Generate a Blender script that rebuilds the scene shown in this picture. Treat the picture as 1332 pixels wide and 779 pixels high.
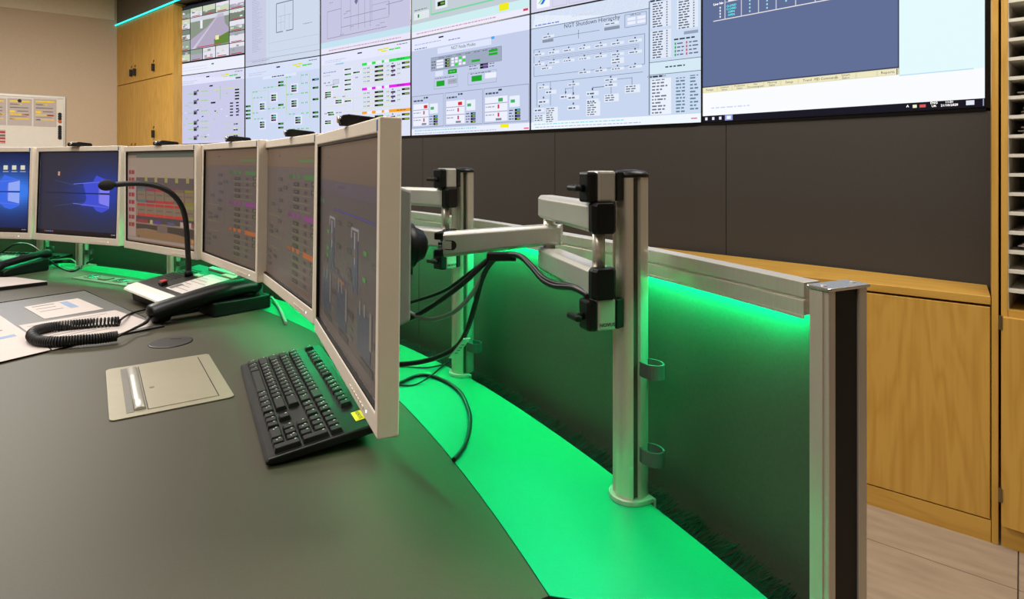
import bpy, bmesh, math, random
from mathutils import Vector, Matrix
random.seed(7)
R = math.radians
for o in list(bpy.data.objects): bpy.data.objects.remove(o)
S = bpy.context.scene
COL = S.collection

# ------------------------------------------------------------------ camera
F, Y0, CZ, DZ = 800.0, 213.0, 1.15, 0.74       # focal length in px, horizon row, eye height, desk height
cam = bpy.data.cameras.new('camera'); cam.sensor_width = 36; cam.sensor_fit = 'HORIZONTAL'
cam.lens = F / 1332 * 36; cam.shift_y = -(389.5 - Y0) / 1332; cam.clip_start = 0.02
co = bpy.data.objects.new('camera', cam); COL.objects.link(co)
co.location = (0, 0, CZ); co.rotation_euler = (R(90), 0, 0); S.camera = co

# ------------------------------------------------------------------ world, lights, exposure
W = bpy.data.worlds.new('world'); S.world = W; W.use_nodes = True
bg = W.node_tree.nodes['Background']; bg.inputs[0].default_value = (1.0, 0.95, 0.875, 1); bg.inputs[1].default_value = 0.22
def area(name, loc, size, power, color=(1, .955, .89), rot=(0, 0, 0)):
    l = bpy.data.lights.new(name, 'AREA'); l.shape = 'RECTANGLE'; l.size, l.size_y = size; l.energy = power; l.color = color
    o = bpy.data.objects.new(name, l); COL.objects.link(o); o.location = loc; o.rotation_euler = rot
    return o
area('ceiling_panel_light', (-1.3, 1.4, 2.92), (1.2, 1.2), 52)
area('ceiling_panel_light', (1.1, 1.2, 2.92), (1.2, 1.2), 58)
area('ceiling_panel_light', (-3.6, 3.9, 2.92), (1.4, 1.4), 138)
area('ceiling_panel_light', (-1.6, -1.2, 2.92), (1.6, 1.6), 40)
S.view_settings.view_transform = 'Standard'; S.view_settings.look = 'None'
S.view_settings.exposure = 0.0; S.view_settings.gamma = 1.0; S.view_settings.use_curve_mapping = False

# ------------------------------------------------------------------ helpers
def lin(r, g, b):
    f = lambda c: (c / 255) / 12.92 if c / 255 <= .04045 else ((c / 255 + .055) / 1.055) ** 2.4
    return (f(r), f(g), f(b))
def PX(px, py, d): return Vector(((px - 666) / F * d, d, CZ - (py - Y0) / F * d))
def G(px, py, z=DZ):
    d = F * (CZ - z) / (py - Y0); return Vector(((px - 666) / F * d, d, z))

MATS = {}
def mat(name, rgb=(128, 128, 128), rough=.5, metal=0.0, var=.06, scale=30, bump=0.0, stretch=(1, 1, 1), spec=.5, emit=None, es=0, coat=0, alpha=1, trans=0):
    if name in MATS: return MATS[name]
    m = bpy.data.materials.new(name); m.use_nodes = True; nt = m.node_tree; N = nt.nodes; L = nt.links
    p = N['Principled BSDF']; c = lin(*rgb)
    p.inputs['Roughness'].default_value = rough; p.inputs['Metallic'].default_value = metal
    p.inputs['Specular IOR Level'].default_value = spec; p.inputs['Coat Weight'].default_value = coat
    p.inputs['Alpha'].default_value = alpha; p.inputs['Transmission Weight'].default_value = trans
    tc = N.new('ShaderNodeTexCoord'); mp = N.new('ShaderNodeMapping'); mp.inputs['Scale'].default_value = stretch
    nz = N.new('ShaderNodeTexNoise'); nz.inputs['Scale'].default_value = scale; nz.inputs['Detail'].default_value = 4
    L.new(tc.outputs['Object'], mp.inputs[0]); L.new(mp.outputs[0], nz.inputs['Vector'])
    rp = N.new('ShaderNodeValToRGB'); e = rp.color_ramp.elements
    e[0].position = .3; e[1].position = .7
    e[0].color = tuple(x * (1 - var) for x in c) + (1,); e[1].color = tuple(min(1, x * (1 + var)) for x in c) + (1,)
    L.new(nz.outputs[0], rp.inputs[0]); L.new(rp.outputs[0], p.inputs['Base Color'])
    if bump:
        b = N.new('ShaderNodeBump'); b.inputs['Strength'].default_value = bump; b.inputs['Distance'].default_value = .002
        L.new(nz.outputs[0], b.inputs['Height']); L.new(b.outputs[0], p.inputs['Normal'])
    if emit:
        p.inputs['Emission Color'].default_value = emit + (1,); p.inputs['Emission Strength'].default_value = es
    MATS[name] = m; return m
def wood(name, dark, light, axis='z', freq=1.0):
    m = bpy.data.materials.new(name); m.use_nodes = True; nt = m.node_tree; N = nt.nodes; L = nt.links
    p = N['Principled BSDF']; p.inputs['Roughness'].default_value = .42
    tc = N.new('ShaderNodeTexCoord'); mp = N.new('ShaderNodeMapping')
    s = {'z': (7, 7, .9), 'x': (.9, 7, 7)}[axis]; mp.inputs['Scale'].default_value = tuple(v * freq for v in s)
    L.new(tc.outputs['Object'], mp.inputs[0])
    nz = N.new('ShaderNodeTexNoise'); nz.inputs['Scale'].default_value = 1.0; nz.inputs['Detail'].default_value = 3; nz.inputs['Distortion'].default_value = .4
    L.new(mp.outputs[0], nz.inputs['Vector'])
    mu = N.new('ShaderNodeMath'); mu.operation = 'MULTIPLY'; mu.inputs[1].default_value = 9; L.new(nz.outputs[0], mu.inputs[0])
    fr = N.new('ShaderNodeMath'); fr.operation = 'PINGPONG'; fr.inputs[1].default_value = .5; L.new(mu.outputs[0], fr.inputs[0])
    mp2 = N.new('ShaderNodeMapping'); mp2.inputs['Scale'].default_value = tuple((90, 90, 3)[i] if axis == 'z' else (3, 90, 90)[i] for i in range(3))
    L.new(tc.outputs['Object'], mp2.inputs[0]); n2 = N.new('ShaderNodeTexNoise'); n2.inputs['Scale'].default_value = 1; n2.inputs['Detail'].default_value = 2; L.new(mp2.outputs[0], n2.inputs['Vector'])
    ad = N.new('ShaderNodeMath'); ad.operation = 'MULTIPLY_ADD'; ad.inputs[1].default_value = .8; L.new(n2.outputs[0], ad.inputs[0]); L.new(fr.outputs[0], ad.inputs[2])
    rp = N.new('ShaderNodeValToRGB'); e = rp.color_ramp.elements; e[0].position = .25; e[1].position = .8
    e[0].color = lin(*dark) + (1,); e[1].color = lin(*light) + (1,)
    L.new(ad.outputs[0], rp.inputs[0]); L.new(rp.outputs[0], p.inputs['Base Color'])
    MATS[name] = m; return m
def display_mat(name, strength, base=(10, 10, 12), rough=.35, spec=.5):
    m = bpy.data.materials.new(name); m.use_nodes = True; nt = m.node_tree; p = nt.nodes['Principled BSDF']
    a = nt.nodes.new('ShaderNodeAttribute'); a.attribute_name = 'Col'
    p.inputs['Base Color'].default_value = lin(*base) + (1,); p.inputs['Roughness'].default_value = rough
    p.inputs['Specular IOR Level'].default_value = spec
    nt.links.new(a.outputs['Color'], p.inputs['Emission Color']); p.inputs['Emission Strength'].default_value = strength
    MATS[name] = m; return m

class MB:
    def __init__(s): s.v = []; s.f = []; s.c = []; s.M = None; s.smooth = False
    def add(s, vs, fs, col=None):
        b = len(s.v)
        for v in vs:
            v = Vector(v); s.v.append(s.M @ v if s.M else v)
        for f in fs: s.f.append([b + i for i in f]); s.c.append(col)
        return s
    def box(s, x0, x1, y0, y1, z0, z1):
        return s.add([(x0,y0,z0),(x1,y0,z0),(x1,y1,z0),(x0,y1,z0),(x0,y0,z1),(x1,y0,z1),(x1,y1,z1),(x0,y1,z1)],
                     [(3,2,1,0),(4,5,6,7),(0,1,5,4),(1,2,6,5),(2,3,7,6),(3,0,4,7)])
    def frustum(s, x0, x1, y0, y1, z0, z1, ix, iy):
        return s.add([(x0,y0,z0),(x1,y0,z0),(x1,y1,z0),(x0,y1,z0),(x0+ix,y0+iy,z1),(x1-ix,y0+iy,z1),(x1-ix,y1-iy,z1),(x0+ix,y1-iy,z1)],
                     [(3,2,1,0),(4,5,6,7),(0,1,5,4),(1,2,6,5),(2,3,7,6),(3,0,4,7)])
    def prism(s, poly, z0, z1):
        n = len(poly)
        return s.add([(x,y,z0) for x,y in poly] + [(x,y,z1) for x,y in poly],
                     [tuple(reversed(range(n))), tuple(range(n, 2*n))] + [(i,(i+1)%n,n+(i+1)%n,n+i) for i in range(n)])
    def prism_x(s, poly, x0, x1):      # poly in (y,z)
        n = len(poly)
        return s.add([(x0,y,z) for y,z in poly] + [(x1,y,z) for y,z in poly],
                     [tuple(reversed(range(n))), tuple(range(n, 2*n))] + [(i,(i+1)%n,n+(i+1)%n,n+i) for i in range(n)])
    def rings(s, rings, caps=True, closed=False):
        n = len(rings[0]); m = len(rings); vs = [v for r in rings for v in r]; fs = []
        for k in range(m - 1 + (1 if closed else 0)):
            a = k*n; b = ((k+1) % m)*n
            for i in range(n): fs.append((a+i, a+(i+1)%n, b+(i+1)%n, b+i))
        if caps and not closed: fs += [tuple(reversed(range(n))), tuple(range((m-1)*n, m*n))]
        s.smooth = True
        return s.add(vs, fs)
    def tube(s, pts, r, n=8, sx=1, sz=1):
        pts = [Vector(p) for p in pts]; out = []; up = Vector((0,0,1)); prev = None
        for i, p in enumerate(pts):
            t = (pts[min(i+1,len(pts)-1)] - pts[max(i-1,0)]).normalized()
            if prev is None:
                a = t.cross(up)
                if a.length < .05: a = t.cross(Vector((1,0,0)))
                a.normalize()
            else:
                a = (prev - t*prev.dot(t)).normalized()
            prev = a; b = a.cross(t); rr = r(i/(len(pts)-1)) if callable(r) else r
            out.append([p + a*math.cos(2*math.pi*k/n)*rr*sx + b*math.sin(2*math.pi*k/n)*rr*sz for k in range(n)])
        return s.rings(out)
    def cyl(s, p0, p1, r0, r1=None, n=20):
        r1 = r0 if r1 is None else r1; p0 = Vector(p0); p1 = Vector(p1); t = (p1-p0).normalized()
        a = t.cross(Vector((0,0,1)));
        if a.length < .05: a = Vector((1,0,0))
        a.normalize(); b = t.cross(a)
        return s.rings([[p + (a*math.cos(2*math.pi*k/n) + b*math.sin(2*math.pi*k/n))*r for k in range(n)] for p, r in ((p0,r0),(p1,r1))])
    def solid(s, A, B, z0, z1):        # plan strip between two polylines, extruded
        n = len(A); vs = [(a[0],a[1],z0) for a in A]+[(b[0],b[1],z0) for b in B]+[(a[0],a[1],z1) for a in A]+[(b[0],b[1],z1) for b in B]; fs = []
        for i in range(n-1):
            fs += [(i, n+i, n+i+1, i+1), (2*n+i, 2*n+i+1, 3*n+i+1, 3*n+i), (i, i+1, 2*n+i+1, 2*n+i), (n+i, 3*n+i, 3*n+i+1, n+i+1)]
        fs += [(0, 2*n, 3*n, n), (n-1, 2*n-1, 4*n-1, 3*n-1)]
        return s.add(vs, fs)
    def quad(s, a, b, c, d, col=None): return s.add([a,b,c,d], [(0,1,2,3)], col)
    def build(s, name, m, parent=None, world=False, bevel=0, seg=2, kind=None, recalc=True):
        me = bpy.data.meshes.new(name)
        vs = s.v
        if world and parent is not None:
            inv = Matrix(parent['_m_']) if False else ROOTM[parent.name].inverted(); vs = [inv @ v for v in vs]
        me.from_pydata([tuple(v) for v in vs], [], s.f)
        if any(c is not None for c in s.c):
            at = me.color_attributes.new('Col', 'FLOAT_COLOR', 'CORNER'); i = 0
            for f, c in zip(s.f, s.c):
                c = c or (1,1,1)
                for _ in f: at.data[i].color = (c[0],c[1],c[2],1); i += 1
        elif recalc:
            bm = bmesh.new(); bm.from_mesh(me); bmesh.ops.recalc_face_normals(bm, faces=bm.faces); bm.to_mesh(me); bm.free()
        if s.smooth:
            me.polygons.foreach_set('use_smooth', [len(p.vertices) <= 4 for p in me.polygons])
        me.materials.append(m)
        o = bpy.data.objects.new(name, me); COL.objects.link(o)
        if parent is not None: o.parent = parent
        if bevel:
            b = o.modifiers.new('bevel', 'BEVEL'); b.width = bevel; b.segments = seg; b.limit_method = 'ANGLE'; b.angle_limit = R(40)
        if kind: o['kind'] = kind
        return o
ROOTM = {}
def tag(o, label=None, cat=None, group=None, kind=None):
    if label: o['label'] = label
    if cat: o['category'] = cat
    if group: o['group'] = group
    if kind: o['kind'] = kind
    return o
def thing(name, label, cat, loc=(0,0,0), rz=0, group=None, kind=None, rx=0):
    o = bpy.data.objects.new(name, None); COL.objects.link(o); o.empty_display_size = .05
    o.location = loc; o.rotation_euler = (rx, 0, rz)
    ROOTM[o.name] = Matrix.Translation(loc) @ Matrix.Rotation(rz, 4, 'Z') @ Matrix.Rotation(rx, 4, 'X')
    return tag(o, label, cat, group, kind)
def struct(o): o['kind'] = 'structure'; return o
def smooth_path(pts, n=8):
    P = [Vector(p) for p in pts]; out = []
    for i in range(len(P)-1):
        p0 = P[max(i-1,0)]; p1 = P[i]; p2 = P[i+1]; p3 = P[min(i+2,len(P)-1)]
        for k in range(n):
            t = k/n
            out.append(.5*((2*p1)+(-p0+p2)*t+(2*p0-5*p1+4*p2-p3)*t*t+(-p0+3*p1-3*p2+p3)*t**3))
    out.append(P[-1]); return out
def rrect(x0, x1, y0, y1, r, n=5):
    out = []
    for cx, cy, a in ((x1-r,y0+r,-90),(x1-r,y1-r,0),(x0+r,y1-r,90),(x0+r,y0+r,180)):
        for k in range(n+1): t = R(a+90*k/n); out.append((cx+r*math.cos(t), cy+r*math.sin(t)))
    return out
def text(txt, size, m, parent, loc, rot=(R(90),0,0), align='CENTER', name='lettering', ext=0, xs=1):
    c = bpy.data.curves.new('txt', 'FONT'); c.body = txt; c.size = size; c.align_x = align; c.align_y = 'CENTER'; c.extrude = ext; c.resolution_u = 2
    t = bpy.data.objects.new('txt', c); COL.objects.link(t)
    bpy.context.view_layer.update()
    me = bpy.data.meshes.new_from_object(t.evaluated_get(bpy.context.evaluated_depsgraph_get()))
    bpy.data.objects.remove(t); bpy.data.curves.remove(c)
    me.materials.clear(); me.materials.append(m)
    o = bpy.data.objects.new(name, me); COL.objects.link(o); o.parent = parent; o.location = loc; o.rotation_euler = rot; o.scale = (xs,1,1)
    return o

# ------------------------------------------------------------------ materials
M_floor = mat('floor_tile_stone', (150,132,112), .42, var=.14, scale=2.2, stretch=(3,14,1))
M_joint = mat('floor_joint', (60,52,44), .8)
M_beige = mat('beige_wall_paint', (196,176,150), .75, var=.03, scale=60, bump=.05)
M_ceil = mat('ceiling_paint', (225,220,210), .8)
M_dark = mat('dark_wall_laminate', (53,48,43), .55, var=.08, scale=180, bump=.03)
M_soffit = mat('bulkhead_paint', (96,88,74), .7)
M_wood = wood('maple_veneer', (180,134,52), (196,152,68))
M_woodh = wood('maple_veneer_flat', (180,134,52), (196,152,68), 'x')
M_black = mat('black_plastic', (16,16,16), .42, var=.1, spec=.3)
M_blackg = mat('black_gloss', (10,10,11), .2)
M_rub = mat('black_rubber', (16,15,14), .55)
M_alu = mat('anodised_aluminium', (216,210,196), .30, metal=.62, var=.03, scale=6, stretch=(60,60,1))
M_alu2 = mat('painted_silver', (196,193,184), .36, metal=.5, var=.02)
M_bright = mat('polished_metal', (215,215,215), .2, metal=1)
M_bezel = mat('monitor_bezel_plastic', (236,223,206), .5, var=.02)
M_house = mat('monitor_rear_plastic', (150,150,146), .5, var=.02)
M_desk = mat('desk_laminate', (75,71,57), .5, spec=.25, var=.05, scale=400, bump=.02)
M_shelf_glow = mat('rear_shelf_glow_tint', (10,160,114), .38, var=.03, scale=400)  # shelf colour tinted green to deepen the LED glow on it
M_edge = mat('desk_edging', (34,30,26), .5)
M_panel = mat('partition_panel', (64,68,57), .5, var=.1, scale=250)
M_insert = mat('black_insert', (22,18,15), .6)
M_paper = mat('paper', (194,182,176), .7, var=.02)
M_sheet = mat('paper_print', (206,198,192), .7, var=.05, scale=50)
M_ink = mat('ink', (110,106,104), .7)
M_inkb = mat('ink_blue', (130,150,180), .7)
M_yellow = mat('yellow_sticker', (250,215,20), .5)
M_dinkk = mat('ink_dark', (25,22,20), .6)
M_white = mat('white_plastic', (226,220,208), .45, var=.02)
M_red = mat('red_button', (190,25,15), .4)
M_pad = mat('desk_pad_vinyl', (112,110,106), .35, var=.02)
M_box = mat('power_box_metal', (158,150,128), .45, metal=.25, var=.02)
M_glow = mat('indicator_light', (200,220,255), .3, emit=(.6,.8,1), es=1.6)
M_green = mat('green_led', (0,255,90), .4, emit=(0.0,1.0,.31), es=205)
M_cyan = mat('cyan_led', (0,255,255), .4, emit=(0.03,.85,.85), es=1.4)
M_bluest = mat('blue_sticker', (60,110,160), .5)
M_key = mat('key_plastic', (20,19,18), .42, var=.06, spec=.35)
M_keyw = mat('key_print', (220,220,215), .5)
M_case = mat('keyboard_case', (15,15,14), .36, spec=.35)
M_gshelf = mat('pigeonhole_shelf_grey', (206,200,186), .55, var=.02)
M_ginner = mat('pigeonhole_inner', (110,110,98), .6)
M_clear = mat('clear_plastic', (205,225,215), .25, alpha=.75)
M_cable = mat('cable_black', (20,20,21), .38)
M_cableg = mat('cable_grey', (130,132,132), .4)
M_gcable = mat('cable_light', (170,180,170), .4)
D_wall = display_mat('video_wall_display', 1.0, base=(4,4,5), rough=.7, spec=.06)
D_mon = display_mat('monitor_display', .6, base=(52,44,38), rough=.38)
D_monb = display_mat('monitor_display_bright', .9, base=(20,20,24), rough=.38)
M_tdark = mat('screen_lettering_dark', (20,20,24), .5)
M_twhite = mat('screen_lettering_white', (255,255,255), .5, emit=(1,1,1), es=1)
M_tcyan = mat('screen_lettering_cyan', (60,220,220), .5, emit=lin(70,220,220), es=1)
M_hinge = mat('hinge_brass', (120,105,80), .4, metal=.8)
M_brush = mat('brush_bristles', (4,4,4), .6, spec=.12)

# ------------------------------------------------------------------ room plan (metres)
C = (-3.3121, -1.129)                       # centre the curved console is built around
def pol(th, r): t = R(th); return (C[0]+r*math.sin(t), C[1]+r*math.cos(t))
def interp(x, tab):
    if x <= tab[0][0]: return tab[0][1]
    for (a,va),(b,vb) in zip(tab, tab[1:]):
        if x <= b: return va+(vb-va)*(x-a)/(b-a)
    return tab[-1][1]
r_desk = lambda th: interp(th, [(40,3.872),(45.1,3.867),(47,3.862),(54.9,3.811),(57.95,3.792),(62.9,3.760),(66,3.742)])
r_back = lambda th: interp(th, [(30,3.958),(50,3.966),(55,3.970),(64.3,3.943),(66,3.938)])
r_part = lambda th: interp(th, [(30,4.014),(50,4.0231),(53,4.0235),(56,4.0168),(60.7,4.0087),(64.5,3.9937)])
HB = .188
VW = [(x*HB, y*HB) for x, y in ((-17.19,31.66),(-12.48,28.75),(-7.97,25.6),(-3.64,22.2),(.555,18.5),(4.66,15.09),(8.415,10.91))]
VZ = (1.338, 1.996, 2.654)

# floor with tiles
fl = thing('floor', None, None, kind='structure')
MB().box(-7,4,-4,8.5,-.06,-.004).build('floor_base', M_joint, fl)
ta = Vector((.7695,-.6386)); tb = Vector((.6386,.7695)); t0 = Vector((1.502,1.824)) ; k0 = (Vector((1.079,1.897))-t0).dot(tb)
tp, tw = .9, .6; tile_me = None
for i in range(-8, 3):
    for j in range(-7, 6):
        cpos = t0 + ta*(i+.5)*tp + tb*(k0+(j+.5)*tw)
        if not (-6.5 < cpos.x < 3.6 and -3.5 < cpos.y < 8): continue
        if tile_me is None:
            o = MB().box(-tp/2+.0018,tp/2-.0018,-tw/2+.0015,tw/2-.0015,-.006,0).build('floor_tile', M_floor, fl); tile_me = o.data
        else:
            o = bpy.data.objects.new('floor_tile', tile_me); COL.objects.link(o); o.parent = fl
        o.location = (cpos.x, cpos.y, 0); o.rotation_euler = (0,0,math.atan2(ta.y,ta.x))
# ceiling
struct(MB().box(-7,4,-4,8.5,3.0,3.1).build('ceiling', M_ceil))

# walls behind and beside the viewer
struct(MB().box(-7,4,-4.1,-4,0,3.0).build('wall_back', M_beige)); struct(MB().box(4,4.1,-4,8.5,0,3.0).build('wall_right', M_beige)); struct(MB().box(-7.1,-7,-4,4.85,0,3.0).build('wall_side', M_beige))
# left wall with raised upper band, meeting the tall cupboards
LW = Vector((-4.386,6.827)); ld = Vector((.79,.613)).normalized(); ln = Vector((ld.y,-ld.x))    # ln faces the room
def lw(s, off=0): return LW - ld*s + ln*off
lwall = thing('wall_left', None, None, kind='structure')
a, b = lw(-.02), lw(3.3); MB().solid([a,b],[a-ln*.12,b-ln*.12],0,3.0).build('wall_plaster', M_beige, lwall)
a2, b2 = lw(.02,.010), lw(3.3,.010); MB().solid([a2,b2],[lw(.02,.001),lw(3.3,.001)],2.735,2.999).build('upper_band', mat('upper_wall_lighter',(216,206,178),.75,var=.03), lwall, bevel=.003)  # shallow band, set lighter than the wall below

# dark wall below the video wall: separate panels along the bend
wfront = thing('wall_front', None, None, kind='structure')
segl = [math.dist(VW[i],VW[i+1]) for i in range(6)]
def vw_at(s):
    for i in range(6):
        if s <= segl[i] or i == 5:
            t = s/segl[i]; return Vector((VW[i][0]+(VW[i+1][0]-VW[i][0])*t, VW[i][1]+(VW[i+1][1]-VW[i][1])*t))
        s -= segl[i]
cuts = [0]
for i in range(6): cuts.append(sum(segl[:i]) + (.14 if i else .14)*1.0)
cuts = [0] + [sum(segl[:i])+.12+.05*(i == 4) for i in range(0,6)] + [sum(segl)+.03]
def vn(i): 
    d = Vector(VW[i+1])-Vector(VW[i]); d.normalize(); return Vector((-d.y, d.x))*1.0     # away from the room
for a, b in zip(cuts, cuts[1:]):
    n = 6; ps = [vw_at(a+.0015+(b-a-.003)*k/n) for k in range(n+1)]
    bk = []
    for k,p in enumerate(ps):
        d = (ps[min(k+1,n)]-ps[max(k-1,0)]).normalized(); bk.append(p+Vector((-d.y,d.x))*.03)
    if bk[0].y < ps[0].y: bk = [p*2-q for p,q in zip(ps,bk)]
    MB().solid(ps,bk,.0,VZ[0]-.012).build('wall_panel', M_dark, wfront)
bkp = [Vector(v) for v in VW] + [Vector(VW[-1])+Vector((.12,-.13))]
off = [p+Vector((.45,.52)) for p in bkp]; off2 = [p+Vector((.55,.64)) for p in bkp]
MB().solid(off,off2,0,3.0).build('wall_backing', M_dark, wfront)
# narrow black ledge strip straight under the displays
ps = [Vector(v) for v in VW]; MB().solid([p+Vector((-.004,-.004)) for p in ps],[p+Vector((.03,.035)) for p in ps],VZ[0]-.012,VZ[0]-.002).build('black_ledge', M_blackg, wfront)

# bulkhead over the displays with cyan LED tube
bd = Vector((.767,-.641)); b0 = Vector((-4.386,6.827)); 
bpts = [b0-bd*.0, b0+bd*1.524, b0+bd*2.2, Vector((-1.55,4.62)), Vector((.6,2.95)), Vector((1.45,1.85))]
bulk = thing('trim_1', 'dark bulkhead running along the top of the cupboards and displays', None, kind='structure')
MB().solid(bpts,[p+Vector((.38,.46)) for p in bpts],2.69,3.0).build('fascia', M_soffit, bulk)
led = tag(MB().tube([(p.x-.008,p.y-.012,2.683) for p in bpts[:3]],.008,8).build('led_strip', M_cyan), 'thin cyan light strip along the bottom edge of the dark bulkhead', 'light strip')

# ------------------------------------------------------------------ display drawing kit
class Disp:
    """flat screen picture: rectangles given in screen fractions, u from the left, v from the top"""
    def __init__(s, w, h, y): s.w, s.h, s.y = w, h, y; s.mb = MB(); s.tab = None
    def P(s, u, v, l): return (-s.w/2+u*s.w, s.y-l*.00035, s.h*(1-v))
    def vm(s, v): return interp(v, s.tab) if s.tab else v
    def r(s, u0, v0, u1, v1, c, l=1):
        v0, v1 = s.vm(v0), s.vm(v1)
        s.mb.quad(s.P(u0,v1,l), s.P(u1,v1,l), s.P(u1,v0,l), s.P(u0,v0,l), lin(*c) if max(c) > 1.01 else c)
    def poly(s, pts, c, l=1): s.mb.add([s.P(u,s.vm(v),l) for u,v in pts], [tuple(range(len(pts)))], lin(*c))
    def hl(s, u0, u1, v, c=(120,125,140), t=.004, l=2): s.r(u0, v-t/2, u1, v+t/2, c, l)
    def vl(s, u, v0, v1, c=(120,125,140), t=.003, l=2): s.r(u-t/2, v0, u+t/2, v1, c, l)
    def frame(s, u0, v0, u1, v1, c=(120,125,140), l=2, t=.004):
        s.hl(u0,u1,v0,c,t,l); s.hl(u0,u1,v1,c,t,l); s.vl(u0,v0,v1,c,t*.7,l); s.vl(u1,v0,v1,c,t*.7,l)
    def words(s, u0, u1, v, c=(110,115,130), h=.010, l=3):
        u = u0
        while u < u1-.008:
            w = random.uniform(.008,.03); s.r(u, v-h/2, min(u+w,u1), v+h/2, c, l); u += w+.006
    def tagbox(s, u, v, w=.05, h=.03, ink=(60,170,60), l=3):
        s.r(u, v, u+w, v+h, (14,22,14), l); s.r(u+w*.4, v+h*.25, u+w*.92, v+h*.75, ink, l+1)
    def valve(s, u, v, c=(40,190,110), l=3, k=1):
        w, h = .012*k, .012*k
        s.poly([(u-w,v-h),(u,v),(u-w,v+h)], c, l); s.poly([(u+w,v-h),(u+w,v+h),(u,v)], c, l)
LAV, PALE, WHT, GRY = (206,206,238), (214,226,246), (238,240,255), (196,204,226)
def header(d, kind=0):
    d.r(0,0,1,.14,(232,234,255),1); d.r(.44,.045,.49,.062,(10,10,20),3)
    for u,v,c in ((.66,.05,(225,225,20)),(.72,.045,(225,225,20)),(.70,.075,(225,225,20)),(.78,.07,(60,210,60)),(.84,.068,(60,210,60))): d.r(u,v,u+.055,v+.016,c,3)
    d.words(.86,.97,.03); d.words(.05,.3,.09,(190,195,225)); d.words(.05,.25,.115,(190,195,225))
def scr_cctv(d):
    d.r(0,0,1,.82,(40,42,48)); d.r(0,.83,1,1,(236,238,252)); d.r(.52,.88,.555,.90,(40,150,80),3); d.words(.06,.45,.9,(215,215,240)); d.words(.06,.45,.94,(215,215,240))
    pal = [(225,225,235),(150,165,150),(205,215,190),(170,170,185),(230,228,240),(120,135,120),(190,180,200),(215,225,215)]
    def cell(u0,v0,u1,v1):
        g = .005; d.r(u0+g,v0+g,u1-g,v1-g,random.choice(pal),2); vm = v0+(v1-v0)*random.uniform(.3,.6)
        d.r(u0+g,vm,u1-g,v1-g,random.choice(pal),3)
        for _ in range(4):
            a = random.uniform(u0+.01,u1-.06); b = random.uniform(v0+.02,v1-.05); d.r(a,b,a+random.uniform(.02,.05),b+random.uniform(.015,.035),random.choice(pal),4)
        d.r(u0+.03,v1-.022,u1-.04,v1-.01,(190,70,80),5)
    us = [0.005,.19,.385,.58,.78,.995]; vs = [.04,.18,.335,.49,.645,.81]
    for i in range(5):
        for j in range(5):
            if 1 <= i <= 3 and 1 <= j <= 3: continue
            cell(us[i],vs[j],us[i+1],vs[j+1])
    u0,u1,v0,v1 = .195,.775,.185,.64
    d.r(u0,v0,u1,v1,(140,150,135),2); d.r(u0,v0,u1,v0+.06,(214,216,226),3)
    d.poly([(u0,v1),(u0,.50),(.45,.36),(.62,.2),(.70,.2),(.72,.35),(.775,.42),(.775,.5),(.62,.57),(.55,v1)],(178,168,192),3)
    d.poly([(u0+.02,v1),(.6,.24),(.61,.24),(u0+.07,v1)],(205,200,216),4)
    d.r(.35,.24,.385,.36,(240,240,248),5); d.poly([(.56,.55),(.775,.47),(.775,.62),(.56,.635)],(100,135,60),4); d.r(.58,.5,.63,.56,(240,235,170),5)
    d.r(.30,.618,.65,.63,(190,70,80),5)
def scr_net(d):
    d.r(0,0,1,1,LAV); header(d); d.r(0,.145,1,.96,(196,196,226),1)
    for k,v in enumerate((.24,.37,.52,.67,.76,.89)):
        d.r(.245,v,.30,v+.06,(120,120,140),3); d.r(.25,v+.025,.285,v+.055,(40,40,50),4); d.r(.30,v-.015,.325,v+.01,(90,90,105),4)
        for u in (.16,.20,.36,.40,.43): d.r(u,v+.03-.02*(u>.3),u+.035,v+.042-.02*(u>.3),(150,215,110),3)
        d.hl(.33,.5,v+.05,(214,214,150),.006,2)
    for k in range(4): d.r(.86,.27+.042*k,.92,.29+.042*k,(12,20,14),3)
    for k in range(5): d.r(.79,.45+.042*k,.835,.468+.042*k,(20,40,20),3); d.r(.875,.45+.042*k,.915,.468+.042*k,(12,20,14),3)
    d.r(.87,.11,.94,.13,(30,90,30),3); d.r(.49,.18,.54,.2,(20,20,30),3); d.r(.51,.42,.58,.442,(25,20,45),3); d.hl(.55,.95,.25,(220,220,110),.008,2)
    for _ in range(26): u,v = random.uniform(.03,.95),random.uniform(.22,.93); d.r(u,v,u+.025,v+.014,random.choice([(40,50,50),(150,215,110),(230,232,250),(200,200,140)]),3)
    for v in (.74,.82,.90): d.r(.84,v,.87,v+.018,(60,60,75),3); d.r(.875,v,.90,v+.018,(60,60,75),3); d.hl(.72,.95,v-.01,(190,220,130),.008,2)
    d.vl(.65,.2,.4,(150,190,150),.006); 
def scr_plan(d):
    d.r(0,0,1,1,(206,218,236)); d.r(0,0,.30,1,(200,204,228),2); d.r(0,.0,1,.05,(225,232,245),2); d.r(0,.0,.1,.028,(70,150,220),3)
    for k in range(34): d.words(.10,random.uniform(.17,.26),.09+.022*k,(165,170,195),.006)
    d.frame(.44,.25,.66,.62,(120,128,140),3,.012); d.vl(.55,.28,.60,(165,172,188),.004); d.hl(.46,.64,.42,(165,172,188),.005); d.hl(.46,.55,.5,(165,172,188)); d.vl(.50,.42,.6,(165,172,188)); d.vl(.61,.42,.6,(165,172,188)); d.r(.53,.612,.57,.628,(206,218,236),4)
    d.frame(.34,.16,.98,.86,(185,195,212),2,.005); d.hl(.34,.98,.74,(180,190,208),.005); d.words(.5,.76,.19,(160,168,182)); d.frame(.76,.55,.93,.68,(185,225,210),3); d.words(.79,.9,.58,(150,160,170)); d.hl(0,1,.93,(150,158,175),.006); d.words(.1,.35,.95,(160,168,185))
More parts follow.
